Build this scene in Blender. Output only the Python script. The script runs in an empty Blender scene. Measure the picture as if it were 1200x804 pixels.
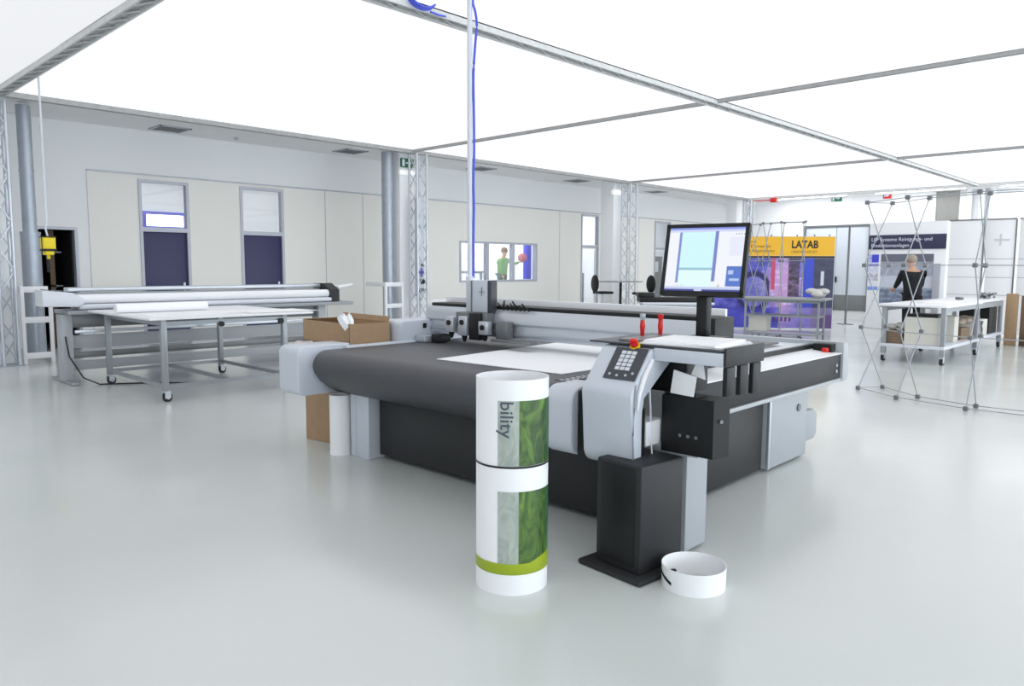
import bpy, bmesh, math, random
from mathutils import Vector, Matrix, Euler, noise
random.seed(7)
PI = math.pi
S = bpy.context.scene
COL = S.collection
def R(a): return math.radians(a)

# ------------------------------------------------------------------ materials
def lin(c):
    return tuple((v/12.92 if v <= .04045 else ((v+.055)/1.055)**2.4) for v in c)
def mat(name, rgb, rough=.5, metal=0., emit=None, es=1., vary=0., vscale=6., bump=0., bscale=60., attr=False, spec=.5, trans=0.):
    """rgb in display values 0..1"""
    m = bpy.data.materials.new(name); m.use_nodes = True
    nt = m.node_tree; b = nt.nodes['Principled BSDF']
    c = lin(rgb)
    b.inputs['Base Color'].default_value = (*c, 1)
    b.inputs['Roughness'].default_value = rough
    b.inputs['Metallic'].default_value = metal
    b.inputs['Specular IOR Level'].default_value = spec
    if trans: b.inputs['Transmission Weight'].default_value = trans
    if vary or bump:
        tc = nt.nodes.new('ShaderNodeTexCoord')
    if vary:
        n = nt.nodes.new('ShaderNodeTexNoise'); n.inputs['Scale'].default_value = vscale
        n.inputs['Detail'].default_value = 4
        nt.links.new(tc.outputs['Object'], n.inputs['Vector'])
        r = nt.nodes.new('ShaderNodeMapRange')
        r.inputs['From Min'].default_value = .3; r.inputs['From Max'].default_value = .7
        r.inputs['To Min'].default_value = 1-vary; r.inputs['To Max'].default_value = 1+vary
        nt.links.new(n.outputs['Fac'], r.inputs['Value'])
        mx = nt.nodes.new('ShaderNodeVectorMath'); mx.operation = 'SCALE'
        mx.inputs[0].default_value = c
        nt.links.new(r.outputs['Result'], mx.inputs['Scale'])
        nt.links.new(mx.outputs['Vector'], b.inputs['Base Color'])
    if bump:
        n2 = nt.nodes.new('ShaderNodeTexNoise'); n2.inputs['Scale'].default_value = bscale
        nt.links.new(tc.outputs['Object'], n2.inputs['Vector'])
        bp = nt.nodes.new('ShaderNodeBump'); bp.inputs['Strength'].default_value = bump
        bp.inputs['Distance'].default_value = .01
        nt.links.new(n2.outputs['Fac'], bp.inputs['Height'])
        nt.links.new(bp.outputs['Normal'], b.inputs['Normal'])
    if attr:
        a = nt.nodes.new('ShaderNodeAttribute'); a.attribute_name = 'Print'
        if attr == 'emit':
            b.inputs['Base Color'].default_value = (.01, .01, .01, 1)
            nt.links.new(a.outputs['Color'], b.inputs['Emission Color'])
            b.inputs['Emission Strength'].default_value = es
        else:
            nt.links.new(a.outputs['Color'], b.inputs['Base Color'])
    elif emit:
        b.inputs['Emission Color'].default_value = (*lin(emit), 1)
        b.inputs['Emission Strength'].default_value = es
    return m
M = {}
M['wall_upper'] = mat('wall_upper', (.925,.93,.935), .7, vary=.012, vscale=.6)
M['wall_panel'] = mat('wall_panel', (.93,.925,.905), .6, vary=.012, vscale=.8)
M['wall_white'] = mat('wall_white', (.97,.975,.985), .6)
M['outer_ceiling'] = mat('outer_ceiling', (.93,.93,.935), .8, vary=.02, vscale=2)
M['fabric'] = [mat('lit_fabric_%d' % i, (.5,.5,.5), .9, emit=(.985,.99,1.), es=e) for i, e in enumerate((.82, .98, 1.04))]
M['beam'] = mat('beam_aluminium', (.84,.845,.845), .6, .0, vary=.08, vscale=14)
M['beam_thin'] = mat('cross_beam_aluminium', (.66,.66,.66), .6, .0, vary=.1, vscale=14)
M['beam_dark'] = mat('beam_slot', (.72,.72,.72), .6, vary=.3, vscale=18)
M['blue_door'] = mat('blue_door', (.19,.19,.36), .45)
M['frame_grey'] = mat('frame_grey', (.70,.71,.75), .4, .2)
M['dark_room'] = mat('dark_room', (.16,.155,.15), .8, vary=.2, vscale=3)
M['white'] = mat('white_paint', (.93,.935,.95), .4)
M['soft_white'] = mat('soft_white_plastic', (.85,.865,.90), .35)
M['paper'] = mat('white_paper', (.97,.975,.985), .6)
M['shell'] = mat('light_grey_shell', (.80,.825,.865), .32)
M['shell_side'] = mat('grey_shell_side', (.70,.715,.735), .4)
M['charcoal'] = mat('charcoal_sheet', (.17,.175,.185), .5, vary=.04, vscale=5, spec=.35)
M['black'] = mat('black_plastic', (.095,.10,.108), .45, spec=.35)
M['panel_black'] = mat('control_panel_black', (.24,.25,.28), .4)
M['belt'] = mat('belt_felt', (.285,.29,.31), .45, bump=.15, bscale=300, vary=.05, vscale=9)
M['cabinet_grey'] = mat('cabinet_grey', (.66,.68,.70), .45)
M['alu'] = mat('aluminium', (.78,.80,.83), .3, .55)
M['alu_dark'] = mat('dark_aluminium', (.48,.49,.50), .4, .4)
M['steel'] = mat('galvanised_steel', (.66,.69,.73), .38, .5, vary=.06, vscale=8)
M['tube_grey'] = mat('tube_grey', (.62,.64,.66), .35, .3)
M['rubber'] = mat('rubber', (.13,.13,.14), .6)
M['cardboard'] = mat('cardboard', (.66,.55,.43), .8, vary=.05, vscale=12)
M['cardboard_dark'] = mat('cardboard_dark', (.50,.42,.34), .8, vary=.08, vscale=12)
M['tape'] = mat('packing_tape', (.78,.74,.70), .3)
M['red'] = mat('red_plastic', (.85,.12,.10), .35)
M['yellow'] = mat('yellow_plastic', (.93,.83,.05), .4)
M['blue_hose'] = mat('blue_hose', (.30,.36,.86), .4)
M['purple'] = mat('purple_plastic', (.40,.38,.75), .4)
M['skin'] = mat('skin', (.80,.62,.52), .5)
M['hair_grey'] = mat('grey_hair', (.66,.61,.56), .8, bump=.5, bscale=80)
M['hair_brown'] = mat('brown_hair', (.45,.33,.26), .8, bump=.5, bscale=80)
M['black_cloth'] = mat('black_cloth', (.10,.10,.12), .9, vary=.2, vscale=8)
M['green_cloth'] = mat('green_cloth', (.50,.68,.42), .9, vary=.12, vscale=5)
M['green_dark'] = mat('dark_green_cloth', (.38,.47,.43), .9, vary=.15, vscale=5)
M['pink'] = mat('pink_red', (.80,.42,.46), .6)
M['blue_paint'] = mat('blue_paint', (.32,.32,.85), .4)
M['sign_green'] = mat('exit_green', (.10,.45,.28), .4)
M['lamp_white'] = mat('lamp_white', (.95,.95,.95), .4, emit=(1,1,1), es=.35)
M['lamp_and_fill_glow'] = mat('lamp_and_fill_glow', (.95,.95,.95), .5, emit=(1,1,1), es=10.)  # back-room lamps, and the strips added before the far wall
M['fill_pane'] = mat('added_fill_glow', (.9,.9,.9), .5, emit=(.93,.97,1.), es=7.)  # glow of the fill panes added on the right wall
M['office_lamp'] = mat('office_lamp', (.95,.95,.95), .5, emit=(1,1,1), es=5.)
M['daylight'] = mat('daylight_pane', (.95,.95,.95), .5, emit=(1,1,1), es=3.)
M['print'] = mat('printed_film', (1,1,1), .45, attr=True)
M['gloss_print'] = mat('printed_card', (1,1,1), .35, attr=True)
M['screen'] = mat('screen_glow', (1,1,1), .2, attr='emit', es=1.0)
M['orange'] = mat('orange_ink', (.96,.72,.08), .5)
M['ink_dark'] = mat('dark_ink', (.22,.17,.10), .6)
M['ink_grey'] = mat('grey_ink', (.30,.34,.40), .6)
M['ink_white'] = mat('white_ink', (.93,.94,1.), .6)
M['navy'] = mat('navy_board', (.20,.21,.33), .5)
M['beige_box'] = mat('beige_carton', (.83,.82,.79), .7)
M['bag'] = mat('plastic_bag', (.80,.79,.78), .35, bump=.4, bscale=14)
M['grille'] = mat('grille_metal', (.62,.62,.61), .5, .3)
M['bench_grey'] = mat('bench_grey', (.60,.62,.64), .4)

# glass
g = bpy.data.materials.new('pane_glass'); g.use_nodes = True
nt = g.node_tree; nt.nodes.clear()
o_ = nt.nodes.new('ShaderNodeOutputMaterial'); t_ = nt.nodes.new('ShaderNodeBsdfTransparent'); gl = nt.nodes.new('ShaderNodeBsdfGlossy')
gl.inputs['Roughness'].default_value = .03; t_.inputs['Color'].default_value = (.93,.95,.97,1)
mx = nt.nodes.new('ShaderNodeMixShader'); mx.inputs['Fac'].default_value = .07
nt.links.new(t_.outputs[0], mx.inputs[1]); nt.links.new(gl.outputs[0], mx.inputs[2]); nt.links.new(mx.outputs[0], o_.inputs[0])
M['glass'] = g
# epoxy floor
f = mat('epoxy_floor', (.78,.80,.795), .2, spec=.55)
nt = f.node_tree; b = nt.nodes['Principled BSDF']
tc = nt.nodes.new('ShaderNodeTexCoord'); n1 = nt.nodes.new('ShaderNodeTexNoise'); n1.inputs['Scale'].default_value = .35; n1.inputs['Detail'].default_value = 5
nt.links.new(tc.outputs['Object'], n1.inputs['Vector'])
cr = nt.nodes.new('ShaderNodeValToRGB')
cr.color_ramp.elements[0].position = .35; cr.color_ramp.elements[0].color = (*lin((.80,.82,.81)), 1)
cr.color_ramp.elements[1].position = .65; cr.color_ramp.elements[1].color = (*lin((.835,.85,.845)), 1)
nt.links.new(n1.outputs['Fac'], cr.inputs['Fac']); nt.links.new(cr.outputs['Color'], b.inputs['Base Color'])
r1 = nt.nodes.new('ShaderNodeMapRange'); r1.inputs['To Min'].default_value = .13; r1.inputs['To Max'].default_value = .26
n3 = nt.nodes.new('ShaderNodeTexNoise'); n3.inputs['Scale'].default_value = 1.2; n3.inputs['Detail'].default_value = 6
nt.links.new(tc.outputs['Object'], n3.inputs['Vector']); nt.links.new(n3.outputs['Fac'], r1.inputs['Value']); nt.links.new(r1.outputs['Result'], b.inputs['Roughness'])
n2 = nt.nodes.new('ShaderNodeTexNoise'); n2.inputs['Scale'].default_value = 3.; n2.inputs['Detail'].default_value = 3
nt.links.new(tc.outputs['Object'], n2.inputs['Vector'])
bp = nt.nodes.new('ShaderNodeBump'); bp.inputs['Strength'].default_value = .05; bp.inputs['Distance'].default_value = .02
nt.links.new(n2.outputs['Fac'], bp.inputs['Height']); nt.links.new(bp.outputs['Normal'], b.inputs['Normal'])
M['floor'] = f

# ------------------------------------------------------------------ mesh builder
class MB:
    def __init__(s): s.bm = bmesh.new(); s.mi = 0; s.X = Matrix()
    def _new(s, ret):
        vs = [v for v in ret if isinstance(v, bmesh.types.BMVert)]
        fs = set(f for v in vs for f in v.link_faces)
        for f in fs: f.material_index = s.mi
        return vs
    def box(s, x0, x1, y0, y1, z0, z1, bev=0., rot=None, seg=2):
        t = Matrix.Translation(((x0+x1)/2, (y0+y1)/2, (z0+z1)/2))
        if rot is not None: t = t @ rot
        t = t @ Matrix.Diagonal((abs(x1-x0), abs(y1-y0), abs(z1-z0), 1))
        r = bmesh.ops.create_cube(s.bm, size=1, matrix=s.X @ t)
        vs = s._new(r['verts'])
        if bev:
            es = list(set(e for v in vs for e in v.link_edges))
            b = bmesh.ops.bevel(s.bm, geom=es, offset=bev, segments=seg, affect='EDGES', profile=.5)
            for f in b['faces']: f.material_index = s.mi
        return s
    def tube(s, p, q, r, r2=None, seg=16, cap=True):
        p, q = Vector(p), Vector(q); d = q-p
        m = Matrix.Translation((p+q)/2) @ d.to_track_quat('Z', 'Y').to_matrix().to_4x4()
        ret = bmesh.ops.create_cone(s.bm, cap_ends=cap, segments=seg, radius1=r, radius2=r if r2 is None else r2, depth=d.length, matrix=s.X @ m)
        s._new(ret['verts']); return s
    def path(s, pts, r, seg=8):
        pts = [Vector(p) for p in pts]; rings = []
        up = Vector((0,0,1))
        for i, p in enumerate(pts):
            d = (pts[min(i+1, len(pts)-1)]-pts[max(i-1, 0)]).normalized()
            a = d.cross(up)
            if a.length < .05: a = d.cross(Vector((1,0,0)))
            a.normalize(); c = d.cross(a).normalized()
            rr = r[i] if isinstance(r, (list, tuple)) else r
            rings.append([s.bm.verts.new(s.X @ (p+(a*math.cos(2*PI*k/seg)+c*math.sin(2*PI*k/seg))*rr)) for k in range(seg)])
        for i in range(len(rings)-1):
            for k in range(seg):
                f = s.bm.faces.new((rings[i][k], rings[i][(k+1) % seg], rings[i+1][(k+1) % seg], rings[i+1][k])); f.material_index = s.mi; f.smooth = True
        for rg, fl in ((rings[0], False), (rings[-1], True)):
            f = s.bm.faces.new(rg if fl else rg[::-1]); f.material_index = s.mi
        return s
    def prism(s, prof, a0, a1, axis='y', bev=0.):
        """prof: closed 2-D outline. axis y -> (x,z); x -> (y,z); z -> (x,y)"""
        def P(u, v, w):
            return {'y': (u, w, v), 'x': (w, u, v), 'z': (u, v, w)}[axis]
        A = [s.bm.verts.new(s.X @ Vector(P(u, v, a0))) for u, v in prof]
        B = [s.bm.verts.new(s.X @ Vector(P(u, v, a1))) for u, v in prof]
        n = len(prof); fs = []
        for i in range(n): fs.append(s.bm.faces.new((A[i], A[(i+1) % n], B[(i+1) % n], B[i])))
        fs.append(s.bm.faces.new(A[::-1])); fs.append(s.bm.faces.new(B))
        for f in fs: f.material_index = s.mi
        bmesh.ops.recalc_face_normals(s.bm, faces=fs)
        if bev:
            es = list(set(e for f in fs[-2:] for e in f.edges))
            b = bmesh.ops.bevel(s.bm, geom=es, offset=bev, segments=3, affect='EDGES', profile=.5)
            for f in b['faces']: f.material_index = s.mi
        return s
    def lathe(s, prof, cx, cy, seg=32):
        rings = [[s.bm.verts.new(s.X @ Vector((cx+r*math.cos(2*PI*k/seg), cy+r*math.sin(2*PI*k/seg), z))) for k in range(seg)] for r, z in prof]
        for i in range(len(rings)-1):
            for k in range(seg):
                f = s.bm.faces.new((rings[i][k], rings[i][(k+1) % seg], rings[i+1][(k+1) % seg], rings[i+1][k])); f.material_index = s.mi
        return s
    def ball(s, c, r, sc=(1,1,1), seg=16):
        m = Matrix.Translation(c) @ Matrix.Diagonal((*sc, 1))
        ret = bmesh.ops.create_uvsphere(s.bm, u_segments=seg, v_segments=max(8, seg//2), radius=r, matrix=s.X @ m)
        s._new(ret['verts']); return s
    def poly(s, pts):
        f = s.bm.faces.new([s.bm.verts.new(s.X @ Vector(p)) for p in pts]); f.material_index = s.mi; return s
    def build(s, name, m, parent=None, smooth=True, loc=None, rotz=None):
        me = bpy.data.meshes.new(name)
        for f in s.bm.faces: f.smooth = smooth
        s.bm.to_mesh(me); s.bm.free()
        for x in (m if isinstance(m, (list, tuple)) else [m]): me.materials.append(x)
        if smooth: me.set_sharp_from_angle(angle=R(35))
        o = bpy.data.objects.new(name, me); COL.objects.link(o)
        if parent: o.parent = parent
        if loc: o.location = loc
        if rotz is not None: o.rotation_euler.z = rotz
        return o
def tag(o, label=None, cat=None, group=None, kind=None):
    if label: o['label'] = label
    if cat: o['category'] = cat
    if group: o['group'] = group
    if kind: o['kind'] = kind
    return o
def thing(name, label, cat, loc=(0,0,0), rz=0., group=None):
    o = bpy.data.objects.new(name, None); COL.objects.link(o)
    o.empty_display_size = .1
    o.location = loc; o.rotation_euler.z = rz
    return tag(o, label, cat, group)
def struct(o): o['kind'] = 'structure'; return o
def dup(root, loc=None, rz=None, label=None):
    def cp(o, par):
        c = o.copy(); COL.objects.link(c)
        if par: c.parent = par
        for ch in [x for x in kids.get(o.name, [])]: cp(ch, c)
        return c
    kids = {}
    for o in list(COL.objects):
        if o.parent: kids.setdefault(o.parent.name, []).append(o)
    r = cp(root, None)
    if loc is not None: r.location = loc
    if rz is not None: r.rotation_euler.z = rz
    if label: r['label'] = label
    return r
def text_polys(body, size, bold=0.):
    """flat mesh of a line of writing, baseline at origin, running along +x, in the xy plane; returns bmesh"""
    cu = bpy.data.curves.new('lettering', 'FONT'); cu.body = body; cu.size = size; cu.offset = bold; cu.resolution_u = 3
    ob = bpy.data.objects.new('lettering', cu); COL.objects.link(ob)
    dg = bpy.context.evaluated_depsgraph_get()
    me = bpy.data.meshes.new_from_object(ob.evaluated_get(dg))
    bm = bmesh.new(); bm.from_mesh(me)
    bpy.data.meshes.remove(me); bpy.data.objects.remove(ob); bpy.data.curves.remove(cu)
    return bm
def place_text(name, body, size, m, parent, origin, udir, vdir, bold=0., width=None, bend=None):
    bm = text_polys(body, size, bold)
    xs = [v.co.x for v in bm.verts]
    k = 1.
    if width and xs: k = width/(max(xs)-min(xs))
    o, u, w = Vector(origin), Vector(udir), Vector(vdir)
    if bend:
        bmesh.ops.triangulate(bm, faces=bm.faces)
        for _ in range(3): bmesh.ops.subdivide_edges(bm, edges=[e for e in bm.edges if e.calc_length() > .012], cuts=1); bmesh.ops.triangulate(bm, faces=[f for f in bm.faces if len(f.verts) > 3])
    for v in bm.verts:
        x, y = v.co.x*k, v.co.y
        v.co = bend(x, y) if bend else o+u*x+w*y
    me = bpy.data.meshes.new(name); bm.to_mesh(me); bm.free(); me.materials.append(m)
    ob = bpy.data.objects.new(name, me); COL.objects.link(ob); ob.parent = parent
    return ob
def painted(name, m, parent, P, nu, nv, func):
    """grid surface: P(s,t)->point, func(s,t)->display rgb, s,t in 0..1"""
    me = bpy.data.meshes.new(name)
    vs = [P(i/nu, j/nv) for j in range(nv+1) for i in range(nu+1)]
    fs = [(j*(nu+1)+i, j*(nu+1)+i+1, (j+1)*(nu+1)+i+1, (j+1)*(nu+1)+i) for j in range(nv) for i in range(nu)]
    me.from_pydata([tuple(v) for v in vs], [], fs)
    at = me.color_attributes.new('Print', 'FLOAT_COLOR', 'POINT')
    for j in range(nv+1):
        for i in range(nu+1):
            at.data[j*(nu+1)+i].color = (*lin(tuple(min(1, max(0, c)) for c in func(i/nu, j/nv))), 1)
    me.materials.append(m)
    for p in me.polygons: p.use_smooth = True
    o = bpy.data.objects.new(name, me); COL.objects.link(o)
    if parent: o.parent = parent
    return o
def mixc(a, b, t):
    t = min(1, max(0, t)); return tuple(x+(y-x)*t for x, y in zip(a, b))
def nz(x, y, z=0.): return noise.noise(Vector((x, y, z)))

# ------------------------------------------------------------------ camera
F = 882.05; yaw, tilt, roll = R(44.123), R(5.80), R(-.279)
fw = Vector((math.cos(yaw)*math.cos(tilt), math.sin(yaw)*math.cos(tilt), -math.sin(tilt)))
rt = Vector((math.sin(yaw), -math.cos(yaw), 0)); dn = fw.cross(rt)
rt, dn = math.cos(roll)*rt+math.sin(roll)*dn, -math.sin(roll)*rt+math.cos(roll)*dn
cam = bpy.data.cameras.new('camera'); co = bpy.data.objects.new('camera', cam); COL.objects.link(co)
mw = Matrix(((rt.x, -dn.x, -fw.x, 0), (rt.y, -dn.y, -fw.y, 0), (rt.z, -dn.z, -fw.z, 1.5), (0, 0, 0, 1)))
co.matrix_world = mw
cam.sensor_width = 36; cam.lens = F/1200*36; cam.clip_end = 200; cam.clip_start = .05
S.camera = co

# ================================================================== THE ROOM
YW = 14.82; XF = 27.5; ZC = 3.97
m = MB(); m.box(-5, 34, -10, 24, -.1, 0); struct(m.build('floor', M['floor']))
m = MB(); m.box(-5.1, XF+.1, 12.86, YW+.1, ZC, ZC+.1)
m.box(25.25, XF+.1, -10, 12.86, ZC+.02, ZC+.1)
struct(m.build('ceiling', M['outer_ceiling']))
# lit fabric panels between the beams
XS = [-5.0, 2.80, 10.20, 18.10, 25.22]; YS = [-10., -8.6, -1.4, 5.80, 12.83]
m = MB()
for i in range(4):
    for j in range(4):
        m.mi = 0 if i == 0 else (1 if i in (1, 2) else 2)
        y0 = YS[j]; x0, x1, y1 = XS[i], XS[i+1], YS[j+1]
        # gentle sag of the cloth
        n = 8
        for a in range(n):
            for c in range(n):
                q = []
                for (da, dc) in ((0,0),(0,1),(1,1),(1,0)):
                    s_, t_ = (a+da)/n, (c+dc)/n
                    q.append((x0+(x1-x0)*s_, y0+(y1-y0)*t_, 3.945-.03*math.sin(PI*s_)*math.sin(PI*t_)))
                m.poly(q)
bmesh.ops.remove_doubles(m.bm, verts=m.bm.verts, dist=1e-4)
struct(m.build('ceiling', M['fabric']))
# ceiling beams: aluminium profile with a perforated lower web
def beam(n, a, b, w, h, mk='beam'):
    a, b = Vector(a), Vector(b); L = (b-a).length; ang = math.atan2(b.y-a.y, b.x-a.x)
    m = MB(); m.X = Matrix.Translation(a) @ Matrix.Rotation(ang, 4, 'Z')
    m.box(0, L, -w/2, -w/2+.022, -h, 0); m.box(0, L, w/2-.022, w/2, -h, 0)
    m.box(0, L, -w/2, w/2, -.012, 0)
    k = int(L/.35)
    for i in range(k):
        x = (i+.5)*L/k
        m.tube((x-.14, -w/2+.02, -h*.75), (x+.14, w/2-.02, -h*.75), .009, seg=6)
    m.mi = 1; m.box(0, L, -w/2+.024, w/2-.024, -h*.5, -h*.42)
    return struct(m.build('trim_%d' % n, [M[mk], M['beam_dark']]))
ZB = 3.945
beam(1, (2.80, -10, ZB), (2.80, 12.95, ZB), .16, .07)
beam(2, (-5, 12.86, ZB), (25.3, 12.86, ZB), .10, .075, 'beam_thin')
beam(3, (-5, 5.80, ZB), (25.3, 5.80, ZB), .17, .07)
beam(4, (10.20, -10, ZB), (10.20, 12.8, ZB), .065, .05, 'beam_thin')
beam(5, (18.10, -10, ZB), (18.10, 12.8, ZB), .075, .05, 'beam_thin')
beam(6, (25.24, -10, ZB), (25.24, 12.95, ZB), .12, .09)
beam(7, (-5, -1.4, ZB), (25.3, -1.4, ZB), .17, .07)

# long wall with its openings
OP = [(3.61, 4.27, 0, 2.15), (5.32, 6.25, 0, 3.08), (7.29, 8.26, 0, 3.10), (13.29, 16.30, 1.08, 2.165), (18.33, 19.20, 0, 3.12), (22.36, 23.35, 0, 3.10)]
ZP = 3.165
m = MB()
def wseg(x0, x1, z0, z1):
    # split by material: beige panels from x=4.47 up to ZP
    for (a, b) in ((x0, min(x1, 4.47)), (max(x0, 4.47), min(x1, 10.92)), (max(x0, 10.92), min(x1, 12.24)), (max(x0, 12.24), x1)):
        if b-a < 1e-4: continue
        beige = (a >= 4.469 and b <= 10.921) or a >= 12.239
        for (c, d, up) in ((z0, min(z1, ZP), False), (max(z0, ZP), z1, True)):
            if d-c < 1e-4: continue
            if beige and not up: m.mi = 1; m.box(a, b, YW, YW+.14, c, d)
            else: m.mi = 0; m.box(a, b, YW+(.0 if not up else .0), YW+.14, c, d)
x = -5.
for (a, b, c, d) in OP:
    wseg(x, a, 0, 4.6)
    if c > 0: wseg(a, b, 0, c)
    wseg(a, b, d, 4.6); x = b
wseg(x, XF+.14, 0, 4.6)
struct(m.build('wall_left', [M['wall_upper'], M['wall_panel']], smooth=False))
# capping strip over the panelled part, and the joints of the panels
m = MB(); m.box(4.45, 10.94, YW-.03, YW-.001, ZP-.012, ZP+.012); m.box(12.22, 28-.5, YW-.03, YW-.001, ZP-.012, ZP+.012)
struct(m.build('trim_8', M['frame_grey']))
m = MB()
for xx in (4.46, 9.28, 10.28, 10.93, 12.23, 17.3, 20.4, 21.4, 24.4): m.box(xx-.006, xx+.006, YW-.006, YW-.0005, .1, ZP-.014)
struct(m.build('trim_9', M['frame_grey']))
m = MB()
x = -5.
for (a, b, c, d) in OP:
    m.box(x, a-.04, YW-.015, YW-.001, 0, .08)
    x = b+.04 if c == 0 else a-.04
m.box(x, XF, YW-.015, YW-.001, 0, .08)
struct(m.build('baseboard_left', M['frame_grey']))

# doors and windows of the long wall
def rect_frame(m, x0, x1, z0, z1, w, y0, y1, bottom=True):
    m.box(x0, x0+w, y0, y1, z0, z1); m.box(x1-w, x1, y0, y1, z0, z1); m.box(x0+w, x1-w, y0, y1, z1-w, z1)
    if bottom: m.box(x0+w, x1-w, y0, y1, z0, z0+w)
for n, (a, b, d) in ((1, (5.32, 6.25, 3.08)), (2, (7.29, 8.26, 3.10))):
    m = MB(); rect_frame(m, a, b, 0, d, .055, YW-.02, YW+.10, False); m.box(a+.055, b-.055, YW-.02, YW+.10, 2.12, 2.20)
    fr = struct(m.build('door_%d' % n, M['frame_grey'], smooth=False))
    m = MB(); m.box(a+.057, b-.057, YW+.03, YW+.075, .01, 2.118, bev=.004); m.build('door_leaf', M['blue_door'], fr)
    m = MB(); m.box(b-.15, b-.11, YW+.015, YW+.03, .98, 1.16, bev=.003); m.tube((b-.13, YW+.03, 1.09), (b-.13, YW-.03, 1.09), .01); m.tube((b-.13, YW-.03, 1.09), (b-.25, YW-.03, 1.09), .01)
    m.build('door_handle', M['alu'], fr)
    m = MB(); m.box(a+.056, b-.056, YW+.04, YW+.046, 2.202, d-.056); m.build('transom_glass', M['glass'], fr)
# open dark doorway
m = MB(); rect_frame(m, 3.61, 4.27, 0, 2.15, .05, YW-.02, YW+.13, False); d3 = struct(m.build('door_3', M['frame_grey'], smooth=False))
m = MB(); m.X = Matrix.Translation((4.215, YW+.13, 0)) @ Matrix.Rotation(R(100), 4, 'Z'); m.box(0, .62, -.02, .02, .01, 2.09, bev=.003); m.build('door_leaf', M['black'], d3)
# glazed doors
for n, (a, b, d) in ((4, (18.33, 19.20, 3.12)), (5, (22.36, 23.35, 3.10))):
    m = MB(); rect_frame(m, a, b, 0, d, .05, YW-.02, YW+.10, False); m.box(a+.05, b-.05, YW-.02, YW+.10, 2.12, 2.18)
    fr = struct(m.build('door_%d' % n, M['frame_grey'], smooth=False))
    m = MB(); rect_frame(m, a+.052, b-.052, .01, 2.118, .06, YW+.03, YW+.07); m.build('door_leaf', M['white'], fr)
    m = MB(); m.box(a+.11, b-.11, YW+.045, YW+.051, .07, 2.055); m.build('door_glass', M['glass'], fr)
    m = MB(); m.box(a+.051, b-.051, YW+.045, YW+.051, 2.182, d-.052); m.build('transom_glass', M['glass'], fr)
    m = MB(); m.tube((b-.09, YW+.03, 1.05), (b-.09, YW-.03, 1.05), .01); m.tube((b-.09, YW-.03, 1.05), (b-.2, YW-.03, 1.05), .01); m.build('door_handle', M['alu'], fr)
# ribbon window, three panes
m = MB(); rect_frame(m, 13.29, 16.30, 1.08, 2.165, .05, YW-.02, YW+.12)
for xx in (14.27, 15.28): m.box(xx, xx+.08, YW-.02, YW+.12, 1.13, 2.115)
w1 = struct(m.build('window_1', M['frame_grey'], smooth=False))
for a, b in ((13.34, 14.27), (14.35, 15.28), (15.36, 16.25)):
    m = MB(); m.box(a+.001, b-.001, YW+.05, YW+.056, 1.131, 2.114); m.build('window_pane', M['glass'], w1)

# rooms behind the long wall
m = MB(); m.box(2.4, 4.75, 17.0, 17.1, 0, 3.2); m.box(4.65, 4.75, YW+.14, 17., 0, 3.2); m.box(2.4, 2.5, YW+.14, 17., 0, 3.2); m.box(2.4, 4.75, YW+.14, 17.1, 3.2, 3.3)
struct(m.build('wall_store_room', M['dark_room'], smooth=False))
m = MB()
m.box(4.78, 6.9, 19., 19.1, 0, 3.9); m.box(7.95, 33.5, 19., 19.1, 0, 3.9); m.box(6.9, 7.95, 19., 19.1, 0, 2.38); m.box(6.9, 7.95, 19., 19.1, 2.76, 3.9)
m.box(4.78, 4.84, YW+.14, 19., 0, 3.9); m.box(33.4, 33.5, YW+.14, 19., 0, 3.9); m.box(12.4, 12.5, YW+.14, 19., 0, 3.9); m.box(17.3, 17.4, YW+.14, 19., 0, 3.9)
struct(m.build('wall_back_office', M['wall_white'], smooth=False))
m = MB(); m.box(4.78, 33.5, YW+.14, 19.1, 3.9, 4.0); struct(m.build('ceiling', M['wall_white'], smooth=False))
m = MB()
for xx in (13.6, 15.8, 19.2, 23., 26.5): m.box(xx, xx+1.2, 16.2, 18., 3.87, 3.898)
struct(m.build('ceiling_and_fill_lights', M['lamp_and_fill_glow'], smooth=False))
m = MB()
for xx in (6.4, 9.2): m.box(xx, xx+1.2, 16.2, 18., 3.87, 3.898)
struct(m.build('ceiling_and_fill_lights', M['office_lamp'], smooth=False))
m = MB(); rect_frame(m, 6.9, 7.95, 2.36, 2.78, .07, 18.96, 19.04); w2 = struct(m.build('window_2', M['blue_paint'], smooth=False))
m = MB(); m.box(6.93, 7.92, 19.05, 19.06, 2.40, 2.75); m.build('window_pane', M['daylight'], w2)

# far wall with grey double door
m = MB(); m.box(XF, XF+.14, -10, 9.40, 0, 4.6); m.box(XF, XF+.14, 11.75, YW, 0, 4.6); m.box(XF, XF+.14, 9.40, 11.75, 3.03, 4.6)
struct(m.build('wall_far', M['wall_white'], smooth=False))
m = MB()
m.box(XF-.03, XF+.1, 9.40, 9.46, 0, 3.03); m.box(XF-.03, XF+.1, 11.69, 11.75, 0, 3.03); m.box(XF-.03, XF+.1, 9.46, 11.69, 2.97, 3.03)
d6 = struct(m.build('door_6', M['alu_dark'], smooth=False))
for a, b in ((9.465, 10.57), (10.585, 11.685)):
    m = MB(); m.box(XF+.02, XF+.07, a, b, .55, 2.965, bev=.004)
    lf = m.build('door_leaf', M['shell'], d6)
    m = MB(); m.box(XF+.02, XF+.07, a, b, .01, .548, bev=.004); m.build('kick_plate', M['alu_dark'], d6)
m = MB(); m.box(XF-.02, XF+.02, 10.5, 10.55, 1.0, 1.2, bev=.004); m.build('door_handle', M['black'], d6)
m = MB(); m.box(XF+.2, XF+.3, 9, 12.2, 0, 3.4); struct(m.build('wall_far', M['dark_room']))
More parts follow.
